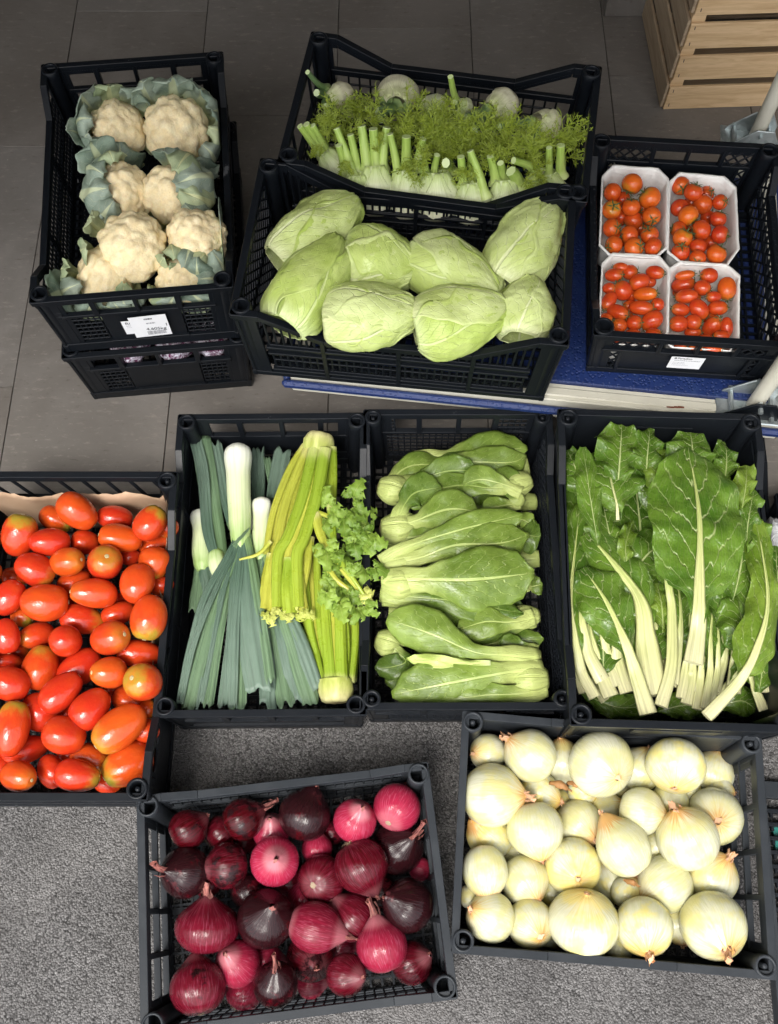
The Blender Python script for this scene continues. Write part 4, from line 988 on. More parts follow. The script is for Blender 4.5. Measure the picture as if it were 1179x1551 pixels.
M['leekleafb']=ribbed('blue_green_leek_leaf',(.22,.33,.12),(.055,.105,.068),(.150,.215,.165),26.,.40,.12,.8,.8,trans=.04)
M['celery']=ribbed('celery_stalk',(.56,.57,.22),(.205,.300,.016),(.29,.37,.030),9.,.28,.12,.9,.75,trans=.04,sss=.08)
M['celeryy']=ribbed('yellow_celery_stalk',(.58,.55,.22),(.37,.40,.045),(.42,.42,.055),9.,.28,.12,.9,.7,trans=.04,sss=.08)
M['celbase']=ribbed('celery_base',(.30,.19,.09),(.60,.56,.26),(.42,.47,.10),14.,.45,.42,.9,.6,spotty=.8)
M['fbulb']=ribbed('fennel_bulb',(.74,.73,.52),(.69,.73,.45),(.45,.57,.17),22.,.34,.5,1.05,.38,spotty=.10,sss=.1)
M['fbulbw']=ribbed('white_fennel_bulb',(.62,.58,.38),(.70,.67,.46),(.58,.62,.30),22.,.34,.5,1.05,.34,spotty=.16,sss=.1)
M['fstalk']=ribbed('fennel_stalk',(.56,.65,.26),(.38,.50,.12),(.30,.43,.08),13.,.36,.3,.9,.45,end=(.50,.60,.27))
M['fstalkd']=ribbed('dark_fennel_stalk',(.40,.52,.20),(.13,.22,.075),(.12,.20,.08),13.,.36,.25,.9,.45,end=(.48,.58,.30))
g=G('fennel_frond'); o=g.obj(); M['frond']=g.done(g.mix(g.noise(o,45,3,.6),(.12,.195,.010),(.40,.47,.045)),.5,trans=.2)
g=G('cauliflower_curd'); o=g.obj(); n=g.noise(o,5,4,.6); n2=g.noise(o,24,3,.7); rn=g.rand()
pt=g.attr('spots'); geo=g.n('NewGeometry')
c=g.mix(g.step(n,.35,.7),(.86,.70,.40),(.90,.78,.51)); c=g.mix(g.step(g.vor(o,17.),.45,.75,0,.3),c,(.70,.56,.34))
c=g.mix(g.math('MULTIPLY',g.step(g.noise(g.vadd(o,g.vec(rn,0,rn)),7.,3,.75),.66,.72),pt),c,(.22,.13,.06))
M['curd']=g.done(c,.62,g.bump(g.math('ADD',g.math('MULTIPLY',g.vor(o,17.),-1.),g.math('MULTIPLY',g.vor(o,40.),-.7)),.16,.03),spec=.35,sss=.2,sssr=(.01,.007,.004))

UPL=Vector((0,-.3,1)).normalized()
def PZ(zf,z): return lambda x,y,dz=0.: P(*zf(x,y),z+dz)
def spine3(zf,pts,z0):
    """pixel polyline with optional third value = height above z0"""
    return [P(*zf(q[0],q[1]),z0+(q[2] if len(q)>2 else 0)) for q in pts]
def sc(zf,s,x,y,z): return mpp(*zf(x,y),z)*s

# ---------------------------------------------------------------- chard
zc=zoom(840,620,.3223)
def chard_leaf(label,stalk,blade,sw,bw,z,mat='chard',ruf=.010,cam=.75,seed=0,rf=2.6,pk=.007,prof=None,asym=1.):
    """stalk: polyline cut end -> blade start; blade: polyline on to the tip; widths in picture units"""
    k=sc(zc,.3223,(stalk or blade)[0][0],(stalk or blade)[0][1],z)
    full_=list(stalk or [])
    if stalk:      # the blade starts as a narrow wing well down the stalk
        a_,b_=stalk[-2],stalk[-1]; dz_=lambda q:q[2] if len(q)>2 else 0
        f_=.55 if len(stalk)<3 else .25
        blade=[(a_[0]+(b_[0]-a_[0])*f_,a_[1]+(b_[1]-a_[1])*f_,dz_(a_)*(1-f_)+dz_(b_)*f_)]+list(blade)
    nb_=len(blade); blade=[(q[0],q[1],(q[2] if len(q)>2 else 0)+(.020 if stalk else .012)*math.sin(math.pi*min(1,(j+.3)/(nb_-.4)))-(.010 if j==nb_-1 else 0)) for j,q in enumerate(blade)]
    sp=spine3(zc,blade,z)
    base=(spine3(zc,stalk,z) if stalk else sp)[0]
    t=thing('chard_leaf',label,'chard leaf',(base.x,base.y,base.z),'chard leaves in the crate')
    mb=MB()
    pr=prof or [(0,.10),(.14,.42),(.3,.86),(.5,1.),(.72,.95),(.92,.72),(1,.30)]
    if stalk and prof: pr=[(0,.10)]+[(.12+.88*a,b) for a,b in prof]
    sheet(mb,sp,[(a,b*bw*k) for a,b in pr],cam,UPL,46,22,ruffle=ruf,rf=rf,pucker=pk,ps=30,seed=seed,jag=.05,jf=5,asym=asym)
    keep_in(mb,K['chard'],.016,False); mb.build('blade',M[mat],t)
    if stalk:
        mb=MB(); full=spine3(zc,[tuple(q[:2])+((q[2] if len(q)>2 else 0)+.003,) for q in stalk[:-1]],z)
        mids=catmull(sp,14); n=len(full)+2
        ext=[m+Vector((0,-.0008,.0032)) for m in mids[1:13]]
        path=full+ext
        L=[0]
        for a,b in zip(path,path[1:]): L.append(L[-1]+(b-a).length)
        f=L[n-1]/L[-1]
        tube(mb,path,[(0,sw*k*.95),(f*.5,sw*k*.80),(f,sw*k*.56),(min(.99,f+(1-f)*.45),sw*k*.28),(1,sw*k*.09)],20,40,up=UPL,flat=.42,ridge=.075,rn=7)
        keep_in(mb,K['chard'],.016,False); mb.build('stalk',M['chstalk'],t)
    return t
CH=[ # deepest first
('dark chard leaf lying flat under the stalks at the crate front',None,[(120,1330),(300,1400),(480,1385)],0,70,.10,'chard',.008),
('dark chard leaf flat under the central stalks at the front rim',None,[(480,1420),(620,1390),(760,1400)],0,80,.10,'chard',.008),
('dark chard leaf flat beneath the long slanting front stalk',None,[(760,1400),(880,1370),(960,1420)],0,80,.10,'chard',.008),
('dark chard leaf filling the far left corner of the crate',None,[(160,420),(100,280),(60,190)],0,100,.22,'chard',.014),
('ruffled dark chard leaf at the far rim, topmost on the left',None,[(300,330),(310,190),(318,70)],0,125,.242,'chard',.016),
('crinkled chard leaf at the far rim, in the middle gap',None,[(430,330),(440,190),(450,88)],0,85,.236,'chard',.015),
('broad rounded chard leaf tips at the far rim right of centre',None,[(660,330),(650,200),(640,108)],0,135,.246,'chard',.014),
('dark curled chard leaf in the far right corner of its crate',None,[(800,350),(810,240),(800,150)],0,65,.232,'chard',.014),
('small pale chard leaf tip curling over the right wall',None,[(880,480),(900,350),(902,262)],0,66,.245,'chardl',.014),
('chard leaf edge folded along right wall below the curled tip',None,[(900,640),(915,500),(940,375)],0,72,.238,'chard',.014),
('light green chard leaf with pale crinkles behind the big leaf',None,[(520,420),(490,270),(450,140)],0,98,.232,'chardl',.013),
('narrow upright chard leaf along the far left wall',None,[(205,640),(170,420),(135,178)],0,66,.238,'chard',.008),
('dark glossy chard leaf with white forked veins at the far left',[(298,520),(290,440)],[(290,440),(262,320),(235,190)],9,185,.226,'chard',.010),
('dark chard leaf lying across the middle left of the heap',None,[(290,790),(260,600),(225,425)],0,125,.198,'chard',.012),
('dark chard leaf pointing right between centre stalks and big leaf',None,[(360,790),(440,680),(545,600)],0,122,.203,'chard',.010),
('dark chard leaf behind the big leaf at right',None,[(840,900),(880,700),(870,500)],0,125,.225,'chard',.014),
('deep green chard leaf near right wall under the ribbed leaf',None,[(900,1000),(930,820),(930,640)],0,105,.222,'chard',.014),
('curled fresh green chard leaf under the right edge of big leaf',None,[(760,1010),(810,890),(880,760)],0,120,.205,'chard',.014),
('small curled dark chard leaf among the left stalks',None,[(260,1120),(230,1010),(180,930)],0,62,.165,'chard',.012),
('narrow pale green chard leaf standing in the centre left',None,[(345,770),(335,640),(370,520)],0,46,.212,'chardl',.010),
('chard leaf with cream stalk leaning to the left front corner',[(190,1355),(130,1240),(95,1080)],[(95,1080),(75,880),(120,450)],30,108,.200,'chard',.010),
('chard leaf with wide cream stalk second from the left wall',[(225,1275,-.01),(160,1150),(130,1000)],[(130,1000),(120,850),(115,740)],38,60,.197,'chard',.010),
('chard stalk with thin cut leaf left of the broad central stalk',[(275,1275),(265,1150),(275,1020)],[(275,1020),(260,950),(230,880)],30,48,.180,'chard',.010),
('short cream chard stalk behind the long front one',[(330,1310),(315,1220),(310,1150)],[(310,1150),(300,1080),(290,1010)],30,35,.172,'chardl',.008),
('cream chard stalk stub lowest at the left front',[(240,1372,-.02),(205,1320,-.02),(185,1270,-.02)],[(185,1270,-.02),(170,1200,-.02),(160,1140,-.02)],26,30,.165,'chardl',.006),
('chard leaf with the broadest cream stalk, lying left of centre',[(470,1345),(440,1150),(400,900)],[(400,900),(290,740),(150,580)],74,135,.206,'chard',.010),
('short chard leaf with a pale midrib beside the curved stalk',None,[(510,1050),(505,930),(480,815)],0,75,.205,'chardl',.014),
('chard leaf with thin stalk right of the curved stalk',[(560,1290),(580,1150),(590,1050)],[(590,1050),(590,920),(570,760)],26,90,.200,'chard',.012),
('chard leaf with slender curved yellowish stalk at the centre',[(500,1395),(550,1200),(552,950),(520,730)],[(520,730),(500,640),(480,560)],34,50,.215,'chard',.010),
('cream chard stalk under the big leaf, left of its row',[(620,1385),(645,1260),(650,1150)],[(650,1150),(660,1000),(665,900)],30,40,.190,'chard',.008),
('cream chard stalk under big leaf, second in its row',[(670,1410),(685,1280),(690,1150)],[(690,1150),(700,1000),(705,900)],26,40,.188,'chard',.008),
('thin cream chard stalk under big leaf, third in its row',[(705,1405),(730,1250),(732,1060)],[(732,1060),(740,960),(745,860)],22,44,.193,'chard',.010),
('thin curved chard stalk under big leaf, fourth in its row',[(738,1375),(765,1240),(768,1080)],[(768,1080),(770,980),(790,900)],20,60,.191,'chard',.012),
('small cream chard stub between the row and the slanting stalk',[(772,1345,-.01),(815,1295,-.01),(850,1250,-.01)],[(850,1250,-.01),(880,1200,-.01),(900,1150,-.01)],22,40,.190,'chard',.008),
('chard leaf with pale stub stalk at the right front',[(985,1415),(950,1330),(915,1235)],[(915,1235),(890,1120),(860,990)],27,60,.180,'chard',.010),
('chard leaf with stub stalk farthest right at the front',[(1048,1392),(1005,1300),(965,1215)],[(965,1215),(950,1100),(940,980)],26,60,.185,'chard',.010),
('dark chard blade right of the slanting stalk near the front',None,[(960,1210),(1010,1080),(1060,900)],0,90,.200,'chard',.012),
('chard leaf with long slanting cream stalk at the left front',[(440,1432),(385,1250),(325,1080)],[(325,1080),(240,900),(135,745)],44,142,.222,'chard',.012),
('dark chard leaf spreading left of the long slanting right stalk',None,[(920,1190),(890,1040),(860,860)],0,118,.222,'chard',.012),
('long narrow chard leaf along the right wall with slanting stalk',[(715,1445),(850,1300),(935,1160)],[(935,1160),(1000,900),(950,520)],34,100,.245,'chardl',.010),
('largest chard leaf with thick white midrib, topmost in the crate',[(652,1192),(672,1050),(678,870)],[(678,870),(678,500),(628,175)],48,238,.268,'chard',.010),
]
CH+=[('broad green chard leaf hanging over the right wall at the back',None,[(1000,760),(960,600),(930,440)],0,85,.235,'chard',.014),('dark chard leaf reaching over the right wall in the middle',None,[(1040,1000),(1050,840),(1040,640)],0,80,.225,'chard',.014)]
CHP={36:dict(prof=[(0,.3),(.3,1),(.7,.9),(1,.1)]),40:dict(prof=[(0,.22),(.10,.62),(.2,.86),(.34,.98),(.5,1.05),(.7,.98),(.86,.74),(.95,.45),(1,.1)],cam=.42,rf=2.5,pk=.010),
 12:dict(prof=[(0,.35),(.3,.9),(.6,1),(.85,.95),(1,.5)],cam=.4),37:dict(prof=[(0,.25),(.2,.6),(.55,1),(.8,1.05),(1,.35)],cam=.7),39:dict(prof=[(0,.9),(.15,1.3),(.35,1.),(.6,.8),(.85,.75),(1,.35)],cam=.9),
 4:dict(prof=[(0,.5),(.5,.95),(.8,1),(1,.45)]),6:dict(prof=[(0,.5),(.5,.95),(.8,1),(1,.5)]),8:dict(prof=[(0,.3),(.6,.9),(.85,1.),(1,.5)],cam=.9),14:dict(prof=[(0,.5),(.4,1),(.75,.9),(1,.2)])}
FILL=[('dark chard leaf under the gap left of the largest leaf',[(420,760),(400,520),(370,250)],150),('dark chard leaf low behind the front stalk row',[(700,1280),(680,1100),(660,900)],130),('dark chard leaf lying deep at the left of the crate',[(290,960),(290,720),(300,480)],185),('dark chard leaf lying deep below the centre stalks',[(540,1060),(520,800),(500,520)],165),('dark chard leaf deep under the right leaves',[(800,1180),(820,850),(840,480)],170),('dark chard leaf deep along the far left wall',[(190,760),(190,480),(180,240)],150),('dark chard leaf deep beneath the largest leaf',[(620,640),(620,420),(600,170)],230),('dark chard leaf deep under the left front stalks',[(230,1260),(230,1080),(220,900)],120),('dark chard leaf showing between stalks in the middle front',[(450,1240),(460,1080),(450,900)],110),('dark chard leaf deep at the right front corner',[(960,1330),(990,1150),(1010,900)],110)]
CHZ=.04
ST=[('cream chard stalk low at the left wall near the front',[(150,1330),(110,1200),(85,1060)],40),('cream chard stalk low, second from the left wall',[(265,1350),(210,1220),(165,1060)],40),('cream chard stalk low, third from the left wall',[(300,1300),(255,1180),(225,1040)],36),
('cream chard stalk low between short stub and long front stalk',[(345,1330),(300,1200),(280,1040)],40),('cream chard stalk low on the left of the broadest stalk',[(400,1300),(355,1150),(330,980)],44),('cream chard stalk low on the right of the broadest stalk',[(500,1290),(480,1150),(450,930)],44),
('yellowish chard stalk low beside the curved stalk',[(545,1300),(565,1180),(575,1020)],30),('cream chard stalk low under the start of the largest leaf',[(600,1360),(620,1230),(640,1060)],34),('cream chard stalk low behind the stalk row, left end',[(660,1330),(680,1200),(690,1050)],36),
('cream chard stalk low behind the stalk row, right end',[(745,1320),(785,1200),(800,1080)],36),('cream chard stalk low under the slanting stalk',[(840,1330),(850,1210),(850,1080)],38),('cream chard stalk low near the right wall',[(1000,1330),(985,1200),(975,1080)],30)]
for i,(lb,st,sw) in enumerate(ST): x_,y_=st[-1]; chard_leaf(lb,st,[st[-1],(x_-10,y_-120),(x_-15,y_-260)],sw,95,.180+CHZ+.002*(i%4),seed=50+i*1.9,ruf=.012)
for i,(lb,bl,bw) in enumerate(FILL): chard_leaf(lb,None,bl,0,bw,.165+CHZ+.003*i,seed=90+i*2.1,ruf=.012,cam=.4)
for i,(lb,st,bl,sw,bw,z,mt,rf) in enumerate(CH):
    z=max(.125,.2+(z-.2)*1.35)+CHZ
    kw=dict(seed=i*1.37,ruf=rf,mat=mt); kw.update(CHP.get(i,{}))
    chard_leaf(lb,st,bl,sw,bw,z,**kw)

# ---------------------------------------------------------------- pak choi
zb=zoom(550,620,.3223)
def bok_head(label,leaves,bulb,z):
    """bulb: (x,y,half length,half width,angle) or None; leaves: (spine, half width, base width, dz, material)"""
    q=leaves[0][0][0] if leaves else bulb
    b0=P(*zb(q[0],q[1]),z-.03)
    t=thing('pak_choi',label,'pak choi',(b0.x,b0.y,b0.z),'pak choi heads in the crate')
    if bulb:
        x,y,hl,hw,an=bulb; c=P(*zb(x,y),z-.012); k=sc(zb,.3223,x,y,z)
        ax=imgdir(c,an,0); ax.z*=.3; ax.normalize()     # from cut base to leaves
        sd=ax.cross(Vector((0,0,1))).normalized(); up=sd.cross(ax)
        mb=MB(); n=14
        for li in range(5):
            ph=[-1.9,1.9,-.9,.9,0][li]; off=[0,0,.0012,.0012,.0026][li]; rows=[]
            for i in range(n+1):
                tt=i/n; xx=-hl*k*.8+(2.2+.25*(li%3))*hl*k*tt; rr=(hw*k*.90)*(math.sin(math.pi*min(1,(.10+tt*.66)))**.7)*(1-.35*max(0,tt-.5))*(1.0 if tt<.8 else 1-(tt-.8)*.5); row=[]
                for j in range(11):
                    a=ph+(-.85+1.7*j/10)*(1.-.92*tt**(2.2+.5*li))
                    e=off+rr+ .0022*math.cos((j-5)/5*1.2)
                    row.append((c+ax*xx+sd*(e*math.sin(a))+up*(e*math.cos(a)*.86),(tt*.30,j/10)))
                rows.append(row)
            mb.grid(rows)
        mb.build('stalk_base',M['bok'],t,solid=.0012)
        mb=MB(); e0=c-ax*(hl*k*.8)
        r_=[]
        for j in range(12):
            a=6.283*j/12; r_.append(mb.add(e0+sd*(hw*k*.42*math.cos(a))+up*(hw*k*.40*math.sin(a)),(0,0)))
        cc=mb.add(e0-ax*.004,(0,0)); 
        for j in range(12): mb.f.append((cc,r_[(j+1)%12],r_[j]))
        mb.build('cut_base',M['celbase'],t)
    for i,L in enumerate(leaves):
        sp,hw,bw,dz,mt=L[:5]; ex=L[5] if len(L)>5 else {}
        k=sc(zb,.3223,sp[-1][0],sp[-1][1],z); mb=MB()
        hw*=1.28; pr=ex.get('prof',[(0,bw),(.12,bw*1.05),(.28,bw*.80),(.42,max(bw*.78,hw*.62)),(.6,hw*.93),(.76,hw),(.9,hw*.74),(1,hw*.12)])
        sheet(mb,spine3(zb,sp,z+dz),[(a,b*k) for a,b in pr],[(0,1.05),(.3,.8),(.5,.35),(1,.55)],UPL,34,14,ruffle=ex.get('ruf',.0045),rf=ex.get('rf',2.),pucker=.004,ps=34,seed=i*1.7+z*90+sp[0][0]*.01,jag=.05,jf=5,twist=[(0,ex.get('tw0',0)),(1,ex.get('tw',0.))],asym=ex.get('asym',1.))
        keep_in(mb,K['bok'],.012); mb.build('leaf',M[mt],t,solid=.0006)
    return t
BOK=[
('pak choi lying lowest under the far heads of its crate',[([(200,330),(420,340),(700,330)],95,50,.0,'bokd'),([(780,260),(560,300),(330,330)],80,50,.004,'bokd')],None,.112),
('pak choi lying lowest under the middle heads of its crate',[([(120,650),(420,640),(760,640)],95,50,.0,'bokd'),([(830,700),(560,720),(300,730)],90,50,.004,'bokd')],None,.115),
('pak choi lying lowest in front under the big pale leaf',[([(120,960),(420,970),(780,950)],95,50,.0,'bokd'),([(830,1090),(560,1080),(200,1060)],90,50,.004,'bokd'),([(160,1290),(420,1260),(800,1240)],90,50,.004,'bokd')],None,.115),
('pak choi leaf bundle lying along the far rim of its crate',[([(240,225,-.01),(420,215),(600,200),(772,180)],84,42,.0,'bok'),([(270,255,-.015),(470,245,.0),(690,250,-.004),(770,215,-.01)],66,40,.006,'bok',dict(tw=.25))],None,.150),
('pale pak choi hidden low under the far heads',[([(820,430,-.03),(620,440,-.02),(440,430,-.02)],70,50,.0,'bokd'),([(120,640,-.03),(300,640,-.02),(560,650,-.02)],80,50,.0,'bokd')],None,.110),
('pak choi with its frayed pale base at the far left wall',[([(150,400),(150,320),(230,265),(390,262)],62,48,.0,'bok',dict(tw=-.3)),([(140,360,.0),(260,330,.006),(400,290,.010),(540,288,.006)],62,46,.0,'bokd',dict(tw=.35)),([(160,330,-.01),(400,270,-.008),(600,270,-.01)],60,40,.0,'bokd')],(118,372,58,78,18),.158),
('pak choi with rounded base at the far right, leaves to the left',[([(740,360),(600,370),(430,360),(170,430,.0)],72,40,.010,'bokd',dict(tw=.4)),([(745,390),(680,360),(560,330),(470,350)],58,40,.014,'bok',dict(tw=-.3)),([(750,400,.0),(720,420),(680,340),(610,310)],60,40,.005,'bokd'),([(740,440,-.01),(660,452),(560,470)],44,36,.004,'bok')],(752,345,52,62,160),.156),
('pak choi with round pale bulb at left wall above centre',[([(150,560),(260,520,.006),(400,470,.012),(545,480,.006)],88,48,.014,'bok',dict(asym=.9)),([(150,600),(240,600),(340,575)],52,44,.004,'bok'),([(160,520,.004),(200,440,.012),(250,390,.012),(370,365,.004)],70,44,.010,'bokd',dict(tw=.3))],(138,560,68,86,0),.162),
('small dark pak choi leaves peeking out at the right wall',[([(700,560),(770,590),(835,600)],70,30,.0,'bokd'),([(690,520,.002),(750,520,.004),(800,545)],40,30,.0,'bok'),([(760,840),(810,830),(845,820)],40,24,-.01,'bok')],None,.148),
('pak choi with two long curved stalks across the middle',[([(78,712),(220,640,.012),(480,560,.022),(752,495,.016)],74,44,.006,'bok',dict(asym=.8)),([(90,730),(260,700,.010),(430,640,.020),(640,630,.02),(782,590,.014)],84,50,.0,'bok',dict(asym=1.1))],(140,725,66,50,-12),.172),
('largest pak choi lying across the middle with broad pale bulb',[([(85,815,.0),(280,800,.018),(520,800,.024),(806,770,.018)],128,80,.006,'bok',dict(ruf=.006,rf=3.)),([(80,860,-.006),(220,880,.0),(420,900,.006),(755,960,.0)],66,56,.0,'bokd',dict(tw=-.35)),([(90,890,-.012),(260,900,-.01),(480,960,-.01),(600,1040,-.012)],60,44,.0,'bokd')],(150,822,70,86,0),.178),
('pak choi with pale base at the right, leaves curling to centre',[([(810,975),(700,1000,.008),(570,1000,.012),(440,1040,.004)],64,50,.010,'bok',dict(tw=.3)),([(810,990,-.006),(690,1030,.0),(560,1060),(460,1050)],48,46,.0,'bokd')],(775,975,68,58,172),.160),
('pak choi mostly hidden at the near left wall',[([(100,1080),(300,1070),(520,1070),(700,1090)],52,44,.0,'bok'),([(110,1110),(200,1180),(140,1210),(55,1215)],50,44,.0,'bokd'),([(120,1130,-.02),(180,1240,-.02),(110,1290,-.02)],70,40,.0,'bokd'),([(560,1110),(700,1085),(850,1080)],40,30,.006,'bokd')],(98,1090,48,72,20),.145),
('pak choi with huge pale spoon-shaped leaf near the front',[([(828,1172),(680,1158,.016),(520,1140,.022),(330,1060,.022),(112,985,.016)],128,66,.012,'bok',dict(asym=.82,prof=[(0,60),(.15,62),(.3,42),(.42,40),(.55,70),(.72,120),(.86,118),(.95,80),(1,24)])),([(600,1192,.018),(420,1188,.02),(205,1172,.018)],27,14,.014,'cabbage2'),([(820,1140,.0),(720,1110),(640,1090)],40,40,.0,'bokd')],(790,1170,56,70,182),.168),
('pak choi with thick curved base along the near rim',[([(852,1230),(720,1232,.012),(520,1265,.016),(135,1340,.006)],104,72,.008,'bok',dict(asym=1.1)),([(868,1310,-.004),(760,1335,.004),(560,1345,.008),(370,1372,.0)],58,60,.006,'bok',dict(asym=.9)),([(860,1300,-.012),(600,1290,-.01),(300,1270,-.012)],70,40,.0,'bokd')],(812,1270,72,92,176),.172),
]
for b in BOK: bok_head(*b)

# ---------------------------------------------------------------- leeks and celery
zl=zoom(230,620,.3223)
def leek(label,shaft,leaves,z):
    q=(shaft or leaves[0])[0][0]; b0=P(*zl(*q[:2]),z)
    t=thing('leek',label,'leek',(b0.x,b0.y,b0.z-.02),'leeks in the crate')
    if shaft:
        sp,w0,w1=shaft; k=sc(zl,.3223,sp[0][0],sp[0][1],z); mb=MB()
        idx=tube(mb,spine3(zl,sp,z),[(0,w0*k*.55),(.03,w0*k*.92),(.09,w0*k*1.03),(.3,w0*k*.88),(.7,w1*k*.92),(.9,w1*k*.8),(1,w1*k*.5)],22,26,up=UPL,ridge=.012,rn=7)
        mb.build('shaft',M['leekshaft'],t)
    for i,L in enumerate(leaves):
        sp,w=L[:2]; mt=L[2] if len(L)>2 else ('leekleaf','leekleafb')[i%2]; mb=MB(); k=sc(zl,.3223,sp[0][0],sp[0][1],z)
        cm=L[3] if len(L)>3 else .45
        if shaft and abs(sp[0][0]-shaft[0][-1][0])<60 and shaft[1]>40:
            a_,b_=shaft[0][-2],shaft[0][-1]; sp=[(a_[0]*.45+b_[0]*.55+(sp[0][0]-b_[0])*.5,a_[1]*.45+b_[1]*.55+(i%4)*14,.012)]+[tuple(q) if j else (q[0],q[1],.013) for j,q in enumerate(sp)]
        sheet(mb,spine3(zl,sp,z),[(0,w*k*.55),(.08,w*k*.82),(.3,w*k*.9),(.8,w*k*1.0),(1,w*k*.95)],[(0,1.1),(.35,cm),(1,cm*.7)],UPL,30,16,ruffle=.003,rf=1.3,pucker=.0022,ps=24,seed=i*1.31+z*50,jag=.05,jf=3,crease=.0012,cn=3.,endcut=.016)
        keep_in(mb,K['leek'],.010); mb.build('leaf',M[mt],t,solid=.0008)
    return t
leek('leek lying lowest with blue green tops at the far rim',([(505,560,-.02),(500,500,-.02),(500,420,-.02)],50,48),[([(500,480),(500,330),(497,200)],34,'leekleafb',.3),([(560,640),(570,400),(540,215)],20,'leekleaf',.4),([(560,620,.004),(580,400,.006),(615,188,.004)],44,'leekleafb',.35)],.110)
leek('leek by the left wall with a pale tip and dark lower part',([(225,480,-.01),(235,600),(240,760)],46,52),[([(240,640),(235,780),(215,960)],50,'leekleaf',.8),([(240,700,.004),(270,860),(300,1000)],40,'leekleafb',.6)],.125)
leek('leek with broad leaves folded up to the far left corner',([(360,860,-.01),(320,760),(300,660)],42,50),[([(320,760),(290,520,.006),(228,128,.004)],52,'leekleaf',.5),([(375,560),(345,400),(300,155)],30,'leekleafb',.4),([(305,720,.006),(262,560,.012),(240,300,.010),(205,140,.006)],30,'leekleafb',.35)],.140)
leek('smaller leek with white bulb between main leek and celery',([(518,420),(516,560),(512,720)],46,50),
 [([(520,690),(535,1050),(545,1395)],40,'leekleafb'),([(525,690),(580,1050),(632,1392)],44,'leekleaf'),([(530,700,.004),(620,1040,.006),(692,1388)],44,'leekleafb'),([(535,720,.008),(640,1020,.012),(745,1365,.004)],44,'leekleaf'),([(550,800,.01),(680,1050,.014),(782,1330,.006)],36,'leekleafb',.6),([(512,680,.006),(500,900,.008),(505,1150)],40,'leekleaf')],.150)
leek('largest leek with fat white bulb and fan of blue leaves',([(405,172),(410,400),(420,660)],64,56),
 [([(405,640),(390,1000),(345,1398)],38,'leekleafb'),([(410,640),(410,1000),(405,1400)],42,'leekleaf'),([(400,620),(330,960),(262,1395)],26,'leekleaf'),([(395,640,.004),(320,900,.008),(225,1396)],20,'leekleafb',.6),([(400,640,.004),(300,900,.008),(170,1400)],34,'leekleaf',.5),([(430,640,.004),(452,1000,.010),(500,1318,.006)],62,'leekleafb',.55),([(415,650,.006),(385,980,.012),(372,1395,.004)],30,'leekleafb',.5),([(450,650,.004),(500,960,.010),(548,1290,.004)],34,'leekleaf',.5),
  ([(400,600,.012),(350,700,.018),(230,930,.018),(130,1382,.006)],20,'leekleafb',.7),([(405,640,.014),(320,800,.02),(205,1080,.016),(150,1300,.006)],15,'leekleafb',.8),([(380,640,.02),(410,610,.024),(452,566,.02)],7,'leekleaf',.8)],.165)
def celery_leaf(mb,p,d,size,up,sd):
    r4=random.Random(sd)
    s=d.cross(up).normalized()
    for k,(a,l) in enumerate(((0,1.),(.75,.72),(-.75,.72),(1.5,.5),(-1.5,.5))):
        e=(d*math.cos(a)+s*math.sin(a)); L=size*l*r4.uniform(.8,1.15)
        sheet(mb,[p+e*.06*size,p+e*L*.5+up*r4.uniform(.05,.25)*L,p+e*L+up*r4.uniform(-.25,.1)*L],[(0,.03*size),(.3,.22*L),(.45,.40*L),(.58,.26*L),(.72,.34*L),(.85,.16*L),(1,.01)],.5,up,14,6,ruffle=.06*L,rf=2.,pucker=.04*L,ps=70,seed=sd+k,jag=.6,jf=12)
